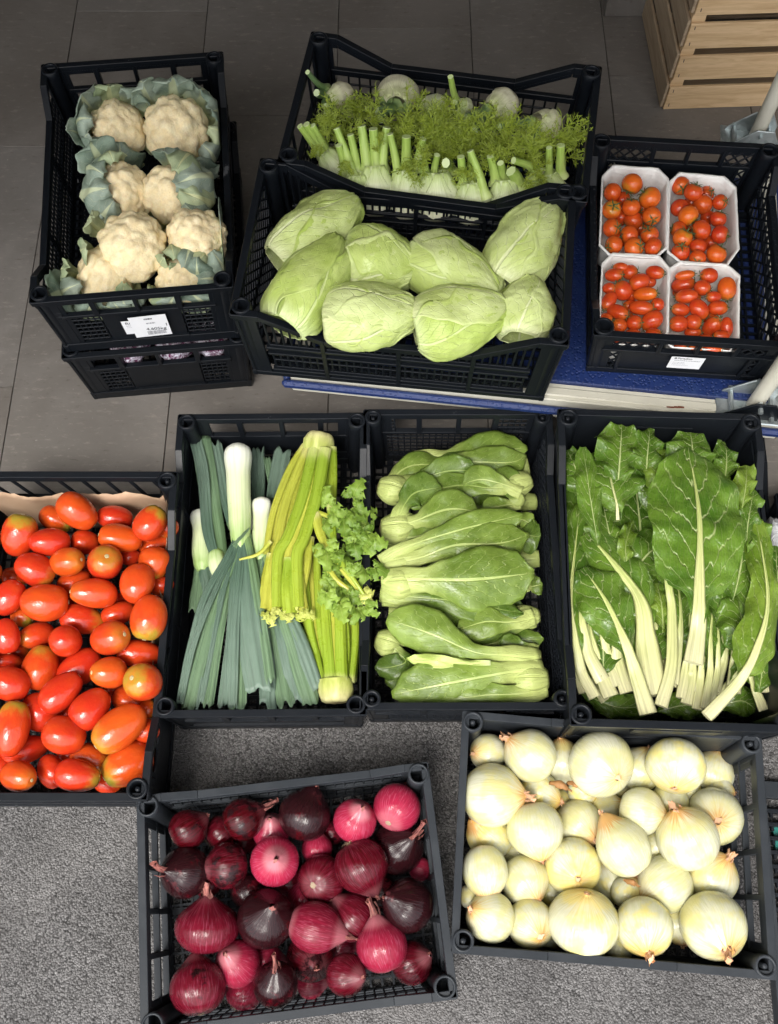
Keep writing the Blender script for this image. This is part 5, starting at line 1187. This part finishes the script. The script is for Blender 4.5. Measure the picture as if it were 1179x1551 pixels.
def celery(label,base,stalks,leafs,z):
    (bx,by,hl,hw,an)=base; c=P(*zl(bx,by),z); k=sc(zl,.3223,bx,by,z)
    t=thing('celery',label,'celery',(c.x,c.y,c.z-.03),'celery bunches in the leek crate')
    ax=imgdir(c,an,0); ax.z*=.4; ax.normalize(); sd=ax.cross(Vector((0,0,1))).normalized(); up=sd.cross(ax)
    mb=MB(); prof=[(.0,-.78),(.35,-.82),(.62,-.80),(.80,-.62),(.92,-.2),(.98,.3),(.96,.9),(.90,1.5)]; rows=[]
    for i,(r,x) in enumerate(prof):
        row=[]
        for j in range(30):
            a=6.283*j/30; rr=r*hw*k*(1+.09*abs(math.cos(3.5*a+1+.6*x))+.09*noise.noise(Vector((math.cos(a)*2,math.sin(a)*2,x))))
            row.append((c+ax*(x*hl*k)+sd*(rr*math.cos(a))+up*(rr*.8*math.sin(a)),(i/(len(prof)-1),j/30)))
        rows.append(row)
    mb.grid(rows,closed=True); mb.build('base',M['celbase'],t)
    st2=[]
    for S in stalks:     # broad ribs are bunches of two or three stalks side by side
        if S[1]>33:
            d0=[( .50,.004),(-.52,.0),(.0,-.006)]
            for q,(o_,dz_) in enumerate(d0): st2.append(([(x_+o_*S[1]*(1+.25*t_),y_,(r_[0] if r_ else 0)+dz_) for t_,(x_,y_,*r_) in enumerate(S[0])],S[1]*(.58,.54,.6)[q],S[2]*(.58,.54,.6)[q],('celery','celeryy')[(q+len(st2))%3==1] if S[3]=='celery' else S[3]))
        else: st2.append(S)
    for i,S in enumerate(st2):
        sp,w0,w1,mt=S; k=sc(zl,.3223,sp[0][0],sp[0][1],z); mb=MB()
        tube(mb,spine3(zl,sp,z),[(0,w0*k),(.5,(w0+w1)/2*k),(1,w1*k)],36,26,up=UPL,flat=.62,ridge=.07,rn=11); mb.build('stalk',M[mt],t)
    rl=random.Random(int(bx))
    for i,(x,y,dz,ang,size,mt) in enumerate(leafs):
        p=P(*zl(x,y),z+dz); k=sc(zl,.3223,x,y,z); mb=MB()
        d=imgdir(p,ang,rl.uniform(-10,35)); up=(Vector((0,-.2,1))+Vector((rl.uniform(-.6,.6),rl.uniform(-.6,.6),0))); up=(up-d*up.dot(d)).normalized()
        celery_leaf(mb,p,d,size*k,up,int(x+y)); mb.build('leaf',M[mt],t)
    return t
r5=random.Random(4); lf=[]
for i in range(42):
    t=r5.random(); x=850+r5.uniform(-60,190)*(1-.2*t); y=440+t*440+r5.uniform(-20,40)
    lf.append((x,y,r5.uniform(.0,.05),r5.uniform(-40,100),r5.uniform(62,118),'celeaf'))
lf+=[(940,420,.02,-60,100,'celeaf'),(1000,620,.035,10,110,'celeaf'),(1040,740,.03,30,100,'celeaf'),(990,850,.02,60,80,'celeafy'),(960,930,.02,95,90,'celeaf'),(1000,920,.02,40,85,'celeaf'),(830,450,.03,-100,80,'celeaf'),(880,690,.03,160,60,'celeaf')]
celery('celery with its pale cut base at the near right corner',(868,1340,48,80,-92),
 [([(835,1300,-.01),(770,1020),(742,640,.004)],40,30,'celery'),([(868,1290,.012),(855,1020,.016),(845,800,.012)],52,44,'celery'),([(915,1285),(935,1040),(905,800)],36,28,'celery'),([(800,1300),(735,1000,-.01),(720,880,-.01)],26,24,'celery'),([(890,1300,.008),(905,1100,.012),(880,830,.01)],30,28,'celery'),([(940,1280,-.01),(955,1100,-.01),(950,960,-.01)],22,20,'celery')],lf[:8],.150)
celery('celery lying upside down with a brown base at the far rim',(788,142,40,70,100),
 [([(740,170,-.008),(668,290,-.004),(600,480),(566,680)],34,26,'celeryy'),([(760,180),(700,320),(655,480,.004),(612,690,.004),(560,920)],40,30,'celeryy'),([(790,185,.012),(745,400,.018),(680,600,.018),(640,690,.016),(640,930,.008)],50,42,'celery'),([(815,190,.008),(775,420,.014),(725,590,.014),(695,660,.012)],26,20,'celery'),([(845,180),(850,300),(848,430)],24,20,'celery'),([(818,190,-.006),(815,330,-.004),(808,440)],24,18,'celery'),
  ([(566,680),(545,800,.0),(530,940)],24,34,'celeryy'),([(612,690,.004),(590,820,.006),(575,960)],26,30,'celeryy'),([(650,700,.012),(640,830,.012),(650,960,.006)],30,34,'celery'),([(690,690,.008),(700,840,.008),(715,960)],20,24,'celeryy'),([(742,600,.004),(725,740,.004),(705,850)],24,20,'celeryy'),
  ([(770,490,.02),(800,600,.03),(850,680,.03),(960,830,.024),(1020,885,.016)],24,10,'celeryy'),([(840,450,.024),(868,670,.034),(950,800,.03),(1010,890,.02)],18,8,'celery'),([(810,660,.03),(850,780,.028),(930,850,.024)],18,10,'celeryy'),([(770,480,.018),(860,520,.03),(905,600,.026)],12,6,'celeryy'),([(560,620,.02),(500,680,.02),(412,706,.014)],10,5,'celeryy')],
 lf[8:]+[(535+i*26,945+r5.uniform(-25,25),.012,90+r5.uniform(-40,40),r5.uniform(34,56),'celeafy') for i in range(9)],.168)

# ---------------------------------------------------------------- pointed cabbages
zk=zoom(340,270,.4665)
def cabbage(label,base,tip,hw,z,mat,sd,roll=0.,blunt=.0):
    a=P(*zk(*base),z); b=P(*zk(*tip),z+.012); ax=(b-a); L=ax.length; ax.normalize(); k=sc(zk,.4665,(base[0]+tip[0])/2,(base[1]+tip[1])/2,z); w=hw*k
    sd_=ax.cross(Vector((0,0,1))).normalized(); up=sd_.cross(ax)
    t=thing('pointed_cabbage',label,'cabbage',tuple((a+b)/2-Vector((0,0,w*.8))),'pointed cabbages in the crate')
    c0=a-up*w*.0
    def surf(s,ph,off):
        r=w*1.08*(math.sin(math.pi*min(.985,.10+.885*s**(.90-.16*blunt)))**(.48))*(1-.12*s*(1-blunt))
        x=L*(s*1.02-.01); q=c0+ax*x
        e=r+off+.0035*noise.noise(Vector((s*3.2,math.cos(ph)*1.4,math.sin(ph)*1.4+sd*7.)))*2.2
        return q+sd_*(e*math.sin(ph))+up*(e*math.cos(ph)*.86)
    mb=MB(); rows=[[(surf(i/22,6.283*j/36,0),(i/22*.9+.05,(j/36*3)%1)) for j in range(36)] for i in range(23)]
    mb.grid(rows,closed=True); mb.build('heart',M[mat],t)
    r4=random.Random(sd)
    for n,(ph0,half,s1,off) in enumerate(((roll+2.3,1.35,.94,.0012),(roll-1.9,1.3,.97,.0020),(roll+1.0,1.25,.99,.0030),(roll-.55,1.2,.985,.0042))):
        mb=MB(); rows=[]; nu,nv=44,30
        for i in range(nu+1):
            u=i/nu; row=[]
            hh=half*(.55+.45*math.sin(math.pi*min(1,.18+u*.62)))*(1-.25*max(0,u-.75)/.25)
            for j in range(nv+1):
                v=-1+2*j/nv; ph=ph0+(.75 if n%2 else -.75)*(u-.35)+hh*v*(1+.30*noise.noise(Vector((u*4,2.*(v>0),sd+n*3.))))+.10*noise.noise(Vector((u*3,v,sd+n*3.)))
                s=u*s1*(1-.05*v*v)+.012*noise.noise(Vector((v*3,sd,n)))
                e=off+.0016*math.exp(-(v*9)**2)*(1-u) + (.0075*max(0,abs(v)-.82)/.18 if abs(v)>.82 else 0)*(.3+.7*abs(noise.noise(Vector((u*4,sd+n,v)))))+ (.006*max(0,u-.9)/.1)*(.5+noise.noise(Vector((v*4,n,sd))))
                e+=0.0020*noise.noise(Vector((u*9,v*7,sd*2+n)))+.0011*noise.noise(Vector((u*22,v*16,sd*2+n)))
                row.append((surf(max(0,min(1,s)),ph,e),(u,(v+1)/2)))
            rows.append(row)
        mb.grid(rows); mb.build('outer_leaf',M[('cabbage','cabbage2')[(n+sd)%2] if n<3 else mat],t,solid=.0008)
    return t
cabbage('pointed cabbage leaning in the far left corner of its crate',(178,272),(428,72),98,.455,'cabbage',1,.3)
cabbage('bright green blunt cabbage second from left in the far row',(395,255),(628,300),112,.450,'cabbage2',2,.1,.7)
cabbage('pale pointed cabbage third from left, tip towards near right',(612,240),(892,392),104,.455,'cabbage',3,-.2,.2)
cabbage('upright pointed cabbage in far right corner, tip to the back',(895,350),(1062,84),104,.455,'cabbage',4,.5)
cabbage('glossy green cabbage at left wall, tip pointing to the back',(190,478),(378,205),104,.470,'cabbage2',5,-.3)
cabbage('cabbage with a small torn dark spot in the near row',(328,458),(632,440),104,.468,'cabbage',6,.2,.6)
cabbage('widest cabbage in the near row, pointed tip to the right',(618,488),(918,428),108,.468,'cabbage',7,-.1,.4)
cabbage('squat pale cabbage in near right corner with white midrib',(960,520),(990,330),88,.462,'cabbage',8,.6,.8)
# ---------------------------------------------------------------- cauliflowers
z1=zoom(40,70,.3673)
def curd_mesh(sd,nr):
    import bmesh
    bm=bmesh.new(); bmesh.ops.create_icosphere(bm,subdivisions=5,radius=1)
    off=Vector((sd*5.1,sd*2.3,0))
    for v in bm.verts:
        n=v.co.normalized()
        def cell(sc_,o):
            d=noise.voronoi(n*sc_+off+Vector((o,0,o)))[0]; return d[0],d[1]
        a,_=cell(2.3,0); b,_=cell(5.2,3.); c_,_=cell(12.,7.)
        big=max(0,.62-a); h=.26*big*(1.4-big)+.11*max(0,.62-b)*(1.2-max(0,.62-b))+.06*max(0,.66-c_)
        h+=.05*noise.noise(n*1.4+off)+.004*noise.noise(n*30+off)
        f=1 if n.z>-.1 else max(.0,1+(n.z+.1)*1.6)
        s=(.90+h*f); v.co=Vector((n.x*s,n.y*s,n.z*s*(.82 if n.z>0 else .75)))
    me=bpy.data.meshes.new('curd'); bm.to_mesh(me); bm.free()
    me.polygons.foreach_set('use_smooth',[True]*len(me.polygons)); me.materials.append(M['curd'])
    return me
def cauliflower(label,x,y,rx,ry,z,leaves,sd,tilt,spots,lean=0):
    c=P(*z1(x,y),z); k=sc(z1,.3673,x,y,z); rx*=1.07; ry*=1.07; Rr=(rx+ry)/2*k
    V=(CAM-c).normalized(); d=(V*.8+Vector((0,0,1))*.35+imgdir(c,lean,0)*math.tan(R(tilt))).normalized()
    xr=(RGT-d*RGT.dot(d)).normalized(); yr=d.cross(xr)
    mat=Matrix((xr,yr,d)).transposed()
    t=thing('cauliflower',label,'cauliflower',tuple(c-Vector((0,0,Rr*.8))),'cauliflowers in the crate')
    o=bpy.data.objects.new('curd',curd_mesh(sd,0)); C.objects.link(o); o.parent=t
    o.location=c-t.location; o.rotation_mode='QUATERNION'; o.rotation_quaternion=(mat@Matrix.Rotation(sd*1.1,3,'Z')).to_quaternion(); o.scale=(rx*k,ry*k,Rr) if sd%2 else (Rr,Rr,Rr); o['spots']=float(spots)
    W=lambda p: c+mat@(p*Rr)
    rx_=random.Random(sd*9); leaves=[(rx_.uniform(0,360),1.22+rx_.uniform(0,.12),rx_.uniform(.38,.6)) for _ in range(1)]+leaves
    for i,L in enumerate(leaves):
        ang,cov,hw=L[:3]; mt='cauleafl' if (len(L)>3 and L[3]=='p') else 'cauleaf'
        a=R(-ang); e=Vector((math.cos(a),math.sin(a),0)); Zv=Vector((0,0,1)); r4=random.Random(sd*31+i)
        j=r4.uniform(-.06,.06)
        if cov<.95:
            pts=[e*.55-Zv*.95,e*1.15-Zv*.45,e*(1.42+j)+Zv*.10,e*(cov*.45+.85)+Zv*(.72+.1*(1-cov)),e*cov+Zv*(.98-cov*cov*.30+.10)]
        else:
            pts=[e*.55-Zv*.95,e*1.15-Zv*.45,e*(1.34+j)+Zv*.05,e*(1.36+j*2+(cov-1))+Zv*.45,e*(1.18+(cov-1)*2.2)+Zv*(.80+j*2)]
        w=hw*Rr*1.3; mb=MB()
        pts=[W(p) for p in pts]
        upv=(mat@(e*.4+Zv)).normalized()
        # normal of the leaf points outwards from the head
        sp=catmull(pts,26); rows=[]
        for q,p in enumerate(sp):
            tt=q/26; T=(sp[min(q+1,26)]-sp[max(q-1,0)]).normalized(); N=(p-c+ (c-p).project(T)).normalized(); S=T.cross(N).normalized()
            ww=w*lerp_tab([(0,.42),(.2,.5),(.42,.92),(.65,1.05),(.85,.85),(1,.25)],tt); row=[]
            for jx in range(15):
                v=-1+2*jx/14
                jagw=ww*(1+.22*abs(v)*(noise.noise(Vector((tt*7,(1 if v>0 else 4),sd+i*1.7)))))
                out=-.42*w*v*v*(1 if cov<.95 else -.1+.5*tt)+ .13*w*abs(v)**1.6*math.sin(tt*15+i*2+(1.5 if v>0 else 0)) + .16*w*noise.noise(p*38+Vector((v*2,i,sd)))
                rib=.16*w*math.exp(-(v*4.0)**2)*(1-tt)
                row.append((p+S*(v*jagw)+N*(out+rib),(tt,(v+1)/2)))
            rows.append(row)
        mb.grid(rows); keep_in(mb,K['cau'],.018); mb.build('leaf',M[mt],t,solid=.0011)
    return t
cauliflower('cauliflower in the far left corner ringed by grey green leaves',385,345,112,112,.365,[(180,.86,.48),(-145,1.1,.5),(-105,1.0,.42,'p'),(-62,.9,.45),(125,.78,.55),(88,.72,.62),(15,1.08,.3),(155,.95,.42)],1,8,.25,-60)
cauliflower('largest cauliflower in the far right corner with leaves behind',622,348,126,136,.370,[(-95,1.0,.5),(-55,.98,.48),(-22,.95,.50),(8,.90,.36,'p'),(40,.94,.52),(-132,1.08,.35),(82,1.05,.30,'p'),(60,1.0,.35)],2,6,.45,-60)
cauliflower('cauliflower at left wall half covered by one big grey leaf',405,605,102,116,.372,[(172,.55,.72),(128,.62,.66),(-150,.80,.52),(-112,.92,.42,'p'),(95,.98,.3),(30,1.1,.25)],3,6,.3,0)
cauliflower('cauliflower wrapped from the right by pale ribbed leaves',600,612,112,120,.372,[(-24,.30,.52),(-62,.62,.42,'p'),(14,.40,.50,'p'),(42,.72,.40),(-95,1.0,.32),(110,1.05,.28,'p')],4,6,.3,180)
cauliflower('whitest round cauliflower lying bare in the middle of its crate',440,830,134,136,.385,[(100,1.0,.22,'p'),(170,1.02,.30,'p'),(30,1.02,.20,'p'),(-150,1.02,.25,'p')],5,0,.15)
cauliflower('spotted cauliflower at the right wall beside the bare one',705,795,126,112,.385,[(5,.98,.34,'p'),(50,.78,.40),(88,.80,.42),(28,.92,.30,'p'),(140,1.05,.25,'p')],6,4,.95,-90)
cauliflower('cauliflower in the near left corner with pale outer leaf',325,958,132,104,.352,[(190,.98,.30,'p'),(160,.72,.30),(112,.70,.42),(70,.76,.46),(35,1.0,.3),(90,.95,.5,'p')],7,6,.2,90)
cauliflower('cauliflower in the near right corner tucked under ribbed leaves',645,975,112,92,.350,[(-105,.80,.28,'p'),(-50,.74,.42,'p'),(-5,.62,.48),(55,.40,.60),(110,.62,.5),(-75,.5,.34),(150,.9,.4,'p')],8,6,.2,90)
# dark red heads in clear bags inside the lower crate
g=G('frosted_bag'); o=g.obj(); n=g.noise(o,60,4,.7,1.5)
M['bag']=g.done(g.mix(g.step(n,.42,.62),(.12,.02,.07),(.80,.78,.86)),g.step(n,.3,.7,.15,.5),g.bump(n,.9,.004),spec=.6)
g=G('clear_bag'); o=g.obj(); n=g.noise(o,45,4,.7,2.); M['clear']=g.done(g.mix(g.step(n,.3,.7),(.55,.57,.60),(.82,.83,.85)),.22,g.bump(n,1.,.006),spec=.6)
c0=K['cau_low']
for i,(u,lb) in enumerate(((-.07,'frosted bag of dark red leaves seen left through the lower crate slots'),(.035,'frosted bag of red leaves showing crimson in the lower crate middle slot'),(.115,'whitish frosted bag at the right slot of the lower crate'))):
    wp=Matrix.Rotation(c0.rz,4,'Z')@Vector((u,-c0.hy+.075,.150)); ct=c0.o.location+wp
    mb=MB(); rows=[]
    for a in range(19):
        th=math.pi*a/18; row=[]
        for b in range(30):
            ph=6.283*b/30; n_=Vector((math.sin(th)*math.cos(ph),math.sin(th)*math.sin(ph),math.cos(th)))
            row.append((ct+Vector((n_.x*.046,n_.y*.06,n_.z*.055))*(1+.22*noise.noise(n_*3+Vector((i*9,0,0)))+.07*noise.noise(n_*11)),(0,0)))
        rows.append(row)
    mb.grid(rows,closed=True); tag(mb.build('produce_bag',M['bag']),lb,'bag','bags in the lower crate')
ct=P(1193,880,.13); mb=MB(); rows=[]
for a in range(25):
    th=math.pi*a/24; row=[]
    for b in range(40):
        ph=6.283*b/40; n_=Vector((math.sin(th)*math.cos(ph),math.sin(th)*math.sin(ph),math.cos(th)))
        row.append((ct+Vector((n_.x*.045,n_.y*.14,n_.z*.07))*(1+.25*noise.noise(n_*3)+.12*noise.noise(n_*8)),(0,0)))
    rows.append(row)
mb.grid(rows,closed=True); tag(mb.build('crumpled_bag',M['clear']),'crumpled clear plastic bag at the right edge beside the chard','bag')

# ---------------------------------------------------------------- fennel
zf=zoom(340,50,.492)
def frond(mb,p,d,L,sd,n=26):
    r4=random.Random(sd); up=Vector((0,0,1)); s=d.cross(up); s=s.normalized() if s.length>.01 else Vector((1,0,0)); q=s.cross(d)
    tip=p+d*L; side=r4.uniform(-.4,.4)
    main=[p,p+d*L*.35+s*side*L*.2,p+d*L*.7+s*side*L*.5+Vector((0,0,-.06*L)),tip+s*side*L*.8+Vector((0,0,-.2*L))]
    pts=catmull(main,10)
    def hair(a,b,w):
        t_=(b-a).normalized(); e=t_.cross((CAM-a).normalized()+Vector((r4.uniform(-.5,.5),r4.uniform(-.5,.5),0))).normalized()*w
        m=(a+b)/2+Vector((r4.uniform(-.1,.1),r4.uniform(-.1,.1),r4.uniform(-.05,.12)))*(b-a).length
        i=[mb.add(x) for x in (a-e,a+e,m-e*.8,m+e*.8,b)]
        mb.f.append((i[0],i[1],i[3],i[2])); mb.f.append((i[2],i[3],i[4]))
    for a,b in zip(pts,pts[1:]): hair(a,b,.0011)
    for k in range(n):
        t=r4.uniform(.08,1.); a=pts[int(t*9)]; l=L*r4.uniform(.18,.48)*(1.15-t*.6)
        e=(d*r4.uniform(.2,1.)+s*r4.uniform(-1,1)+q*r4.uniform(-.7,.9)).normalized(); b=a+e*l; hair(a,b,.00075)
        for _ in range(4):
            f=r4.uniform(.25,1.); c_=a+(b-a)*f; e2=(e*r4.uniform(.2,1.)+Vector((r4.uniform(-1,1),r4.uniform(-1,1),r4.uniform(-.7,.8)))).normalized()
            hair(c_,c_+e2*l*r4.uniform(.25,.5),.0006)
def fennel(label,base,top,hw,zb_,zt,stalks,fr,sd,mat='fbulb',thick=.66,stm='fstalk'):
    """base / top: picture points of bulb foot and shoulder; stalks: (x0,y0,x1,y1,z end,radius px)"""
    a=P(*zf(*base),zb_); b=P(*zf(*top),zt); ax=b-a; L=ax.length; ax.normalize(); k=sc(zf,.492,*top,zt); w=hw*k
    V=(CAM-a).normalized(); sd_=ax.cross(V).normalized(); up=sd_.cross(ax)
    t=thing('fennel',label,'fennel',tuple(a),'fennel bulbs in the crate')
    def surf(s,ph,off):
        r=w*lerp_tab([(0,.42),(.10,.80),(.35,1.02),(.6,.95),(.85,.70),(1,.50)],s)
        e=r+off+.002*noise.noise(Vector((s*3,math.cos(ph)*2,math.sin(ph)*2+sd)))
        return a+ax*(L*s)+sd_*(e*math.cos(ph))+up*(e*thick*math.sin(ph))
    mb=MB(); rows=[[(surf(i/16,6.283*j/30,0),(i/16*.85,j/30)) for j in range(30)] for i in range(17)]
    mb.grid(rows,closed=True)
    c_=mb.add(a-ax*.003,(0,.5)); mb.f+= [(c_,(j+1)%30,j) for j in range(30)]
    mb.build('bulb',M[mat],t)
    for n,(p0,half,s0,off) in enumerate(((2.3,1.1,.0,.0010),(.75,1.05,.0,.0018),(1.5,.9,.06,.0030))):
        mb=MB(); rows=[]
        for i in range(17):
            u=i/16; row=[]
            for j in range(15):
                v=-1+2*j/14; hh=half*(1.-.75*u**1.6)
                row.append((surf(min(1.,s0+u*(1.0-s0)),p0+hh*v,off+.0015*math.exp(-v*v*4)+.0015*u),(u*1.05,(v+1)/2)))
            rows.append(row)
        mb.grid(rows); mb.build('sheath',M[mat],t,solid=.0012)
    for i,(x0,y0,x1,y1,z1_,rp) in enumerate(stalks):
        p0=P(*zf(x0,y0),zt-.008); p1=P(*zf(x1,y1),z1_); mb=MB(); r=rp*k
        tube(mb,[p0-ax*.012,p0*.66+p1*.34,p1],[(0,r*1.9),(.22,r*1.15),(1,r*.92)],14,14,up=V,flat=.85,ridge=.05,rn=7); mb.build('stalk',M[stm],t)
    rr=random.Random(sd*17)
    if fr:
        mb=MB()
        for (x,y,z,ang,L_) in fr:
            for q in range(3):
                p=P(*zf(x+rr.uniform(-16,16),y+rr.uniform(-10,10)),z); d=imgdir(p,ang+rr.uniform(-45,45),rr.uniform(-5,50)); frond(mb,p,d,L_*k*rr.uniform(.9,1.9),rr.randint(0,9999))
        keep_in(mb,K['fen'],.004); mb.build('fronds',M['frond'],t)
    return t
# back row first: bulbs towards the far rim, stalks pointing at the viewer
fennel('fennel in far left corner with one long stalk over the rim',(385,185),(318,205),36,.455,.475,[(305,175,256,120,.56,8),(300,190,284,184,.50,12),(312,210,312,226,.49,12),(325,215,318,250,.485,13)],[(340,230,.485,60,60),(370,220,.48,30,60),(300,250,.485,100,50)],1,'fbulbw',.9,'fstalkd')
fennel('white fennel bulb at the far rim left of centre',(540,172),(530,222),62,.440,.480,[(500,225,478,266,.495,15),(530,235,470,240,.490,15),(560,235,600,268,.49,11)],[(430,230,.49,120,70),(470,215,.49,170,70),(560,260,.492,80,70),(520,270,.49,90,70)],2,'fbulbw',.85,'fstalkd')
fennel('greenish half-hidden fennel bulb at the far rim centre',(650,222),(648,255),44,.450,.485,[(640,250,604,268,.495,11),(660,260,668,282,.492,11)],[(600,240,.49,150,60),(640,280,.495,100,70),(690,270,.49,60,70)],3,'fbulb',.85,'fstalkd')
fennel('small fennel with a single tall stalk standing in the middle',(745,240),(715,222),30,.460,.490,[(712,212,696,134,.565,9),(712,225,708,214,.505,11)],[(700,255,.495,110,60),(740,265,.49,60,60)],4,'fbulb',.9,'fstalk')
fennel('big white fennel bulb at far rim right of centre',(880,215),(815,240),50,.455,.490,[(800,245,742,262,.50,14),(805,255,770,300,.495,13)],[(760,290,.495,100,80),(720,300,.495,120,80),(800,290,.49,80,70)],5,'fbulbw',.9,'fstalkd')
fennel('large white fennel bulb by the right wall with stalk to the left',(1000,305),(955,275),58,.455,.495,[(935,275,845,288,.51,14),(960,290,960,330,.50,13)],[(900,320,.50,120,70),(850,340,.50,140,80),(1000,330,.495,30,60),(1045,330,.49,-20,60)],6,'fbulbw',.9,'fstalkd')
FR=[('fennel in the front row leaning to the left wall',(385,470),(305,390),40,[(290,390,232,286,.525,9),(300,385,252,280,.525,10),(318,388,272,284,.52,9)],[(300,330,.50,-80,80),(330,300,.50,-60,80)]),
('slim fennel second in the front row with a slanting stalk',(410,540),(405,455),42,[(398,455,345,292,.53,10),(410,440,388,312,.52,10),(372,440,352,345,.51,10)],[(360,330,.50,-70,70)]),
('fennel third in the front row with three thick green stalks',(470,560),(462,430),52,[(440,435,422,285,.525,13),(468,430,458,294,.525,13),(485,430,500,290,.52,12)],[(450,300,.505,-90,70),(500,330,.50,-40,70)]),
('fennel fourth in the front row with tall pale side stalk',(560,570),(558,445),46,[(535,450,510,310,.525,10),(560,440,560,318,.52,13),(590,430,612,325,.515,10)],[(545,330,.505,-90,90),(590,320,.50,-60,90)]),
('fennel fifth in front row, squat with thin short stalks',(655,575),(655,450),62,[(620,450,600,385,.50,12),(645,450,655,375,.50,9),(690,430,682,400,.49,14)],[(610,350,.50,-90,90),(655,350,.50,-80,90),(700,340,.50,-60,90)]),
('fennel sixth in the front row with one stalk slanting left',(765,585),(760,480),50,[(735,480,728,380,.51,11),(805,515,757,362,.525,10),(765,470,760,372,.505,11)],[(740,340,.50,-80,90),(790,340,.50,-70,90)]),
('fennel seventh in the front row under thick fronds',(870,570),(862,470),50,[(835,470,820,378,.505,12),(905,480,882,425,.49,16),(860,460,850,400,.50,10)],[(830,340,.50,-90,90),(870,360,.50,-70,90),(900,380,.50,-60,80)]),
('fennel last in the front row with two thick pale stalks',(985,540),(985,450),62,[(1000,450,1000,352,.515,9),(1035,450,1036,345,.515,12),(960,440,890,392,.505,10)],[(930,390,.50,-90,80),(960,360,.50,-80,90),(1040,340,.50,-40,70)])]
for i,(lb,ba,to,hw,stl,fr) in enumerate(FR):
    stl=[(a,b-24,c,d,e,f*1.12) for (a,b,c,d,e,f) in stl]
    fr=[(a+4,b-8,z-.012,g_,l*1.05) for (a,b,z,g_,l) in fr]+[(a+18,b+34,z-.045,g_+20,l*.8) for (a,b,z,g_,l) in fr]+[(a+(i*37%40)-20,b+62,z-.012,g_+170*(i%2),l*.55) for (a,b,z,g_,l) in fr[:1+i%2]]
    fennel(lb,ba,(to[0],to[1]-24),hw*1.15,.38 if i else .40,.462,stl,fr,20+i)

# ---------------------------------------------------------------- brown paper liner of the plum tomato crate
g=G('kraft_paper'); o=g.obj(); M['kraft']=g.done(g.mix(g.noise(o,30,4),(.44,.29,.18),(.56,.39,.26)),.75,g.bump(g.noise(o,9,3),.3,.004))
k_=K['plum']; lt=thing('paper_liner','crinkled brown paper liner showing above the plum tomatoes','paper',tuple(k_.o.location+Vector((0,0,.01))),None)
def lin(name,a,b,inn,wav,top_):
    mb=MB(); rows=[]
    for j in range(8):
        f=j/7; row=[]
        for i in range(41):
            q=i/40; p=a.lerp(b,q); h=.03+(top_+wav*(noise.noise(Vector((q*7,inn.x*3,2.)))+.5*noise.noise(Vector((q*19,1,0))))-.03)*f
            row.append((Vector((p.x,p.y,h))+inn*(.012+.010*noise.noise(Vector((q*9,f*2,5)))),(q,f)))
        rows.append(row)
    mb.grid(rows); mb.build(name,M['kraft'],lt,solid=.0005)
cx0,cy0=k_.o.location.x,k_.o.location.y; hx,hy=k_.hx-.018,k_.hy-.018
lin('far_flap',Vector((cx0-hx,cy0+hy,0)),Vector((cx0+hx,cy0+hy,0)),Vector((0,-1,0)),.045,.205)
lin('side_flap',Vector((cx0+hx,cy0+hy,0)),Vector((cx0+hx,cy0-hy,0)),Vector((-1,0,0)),.03,.185)
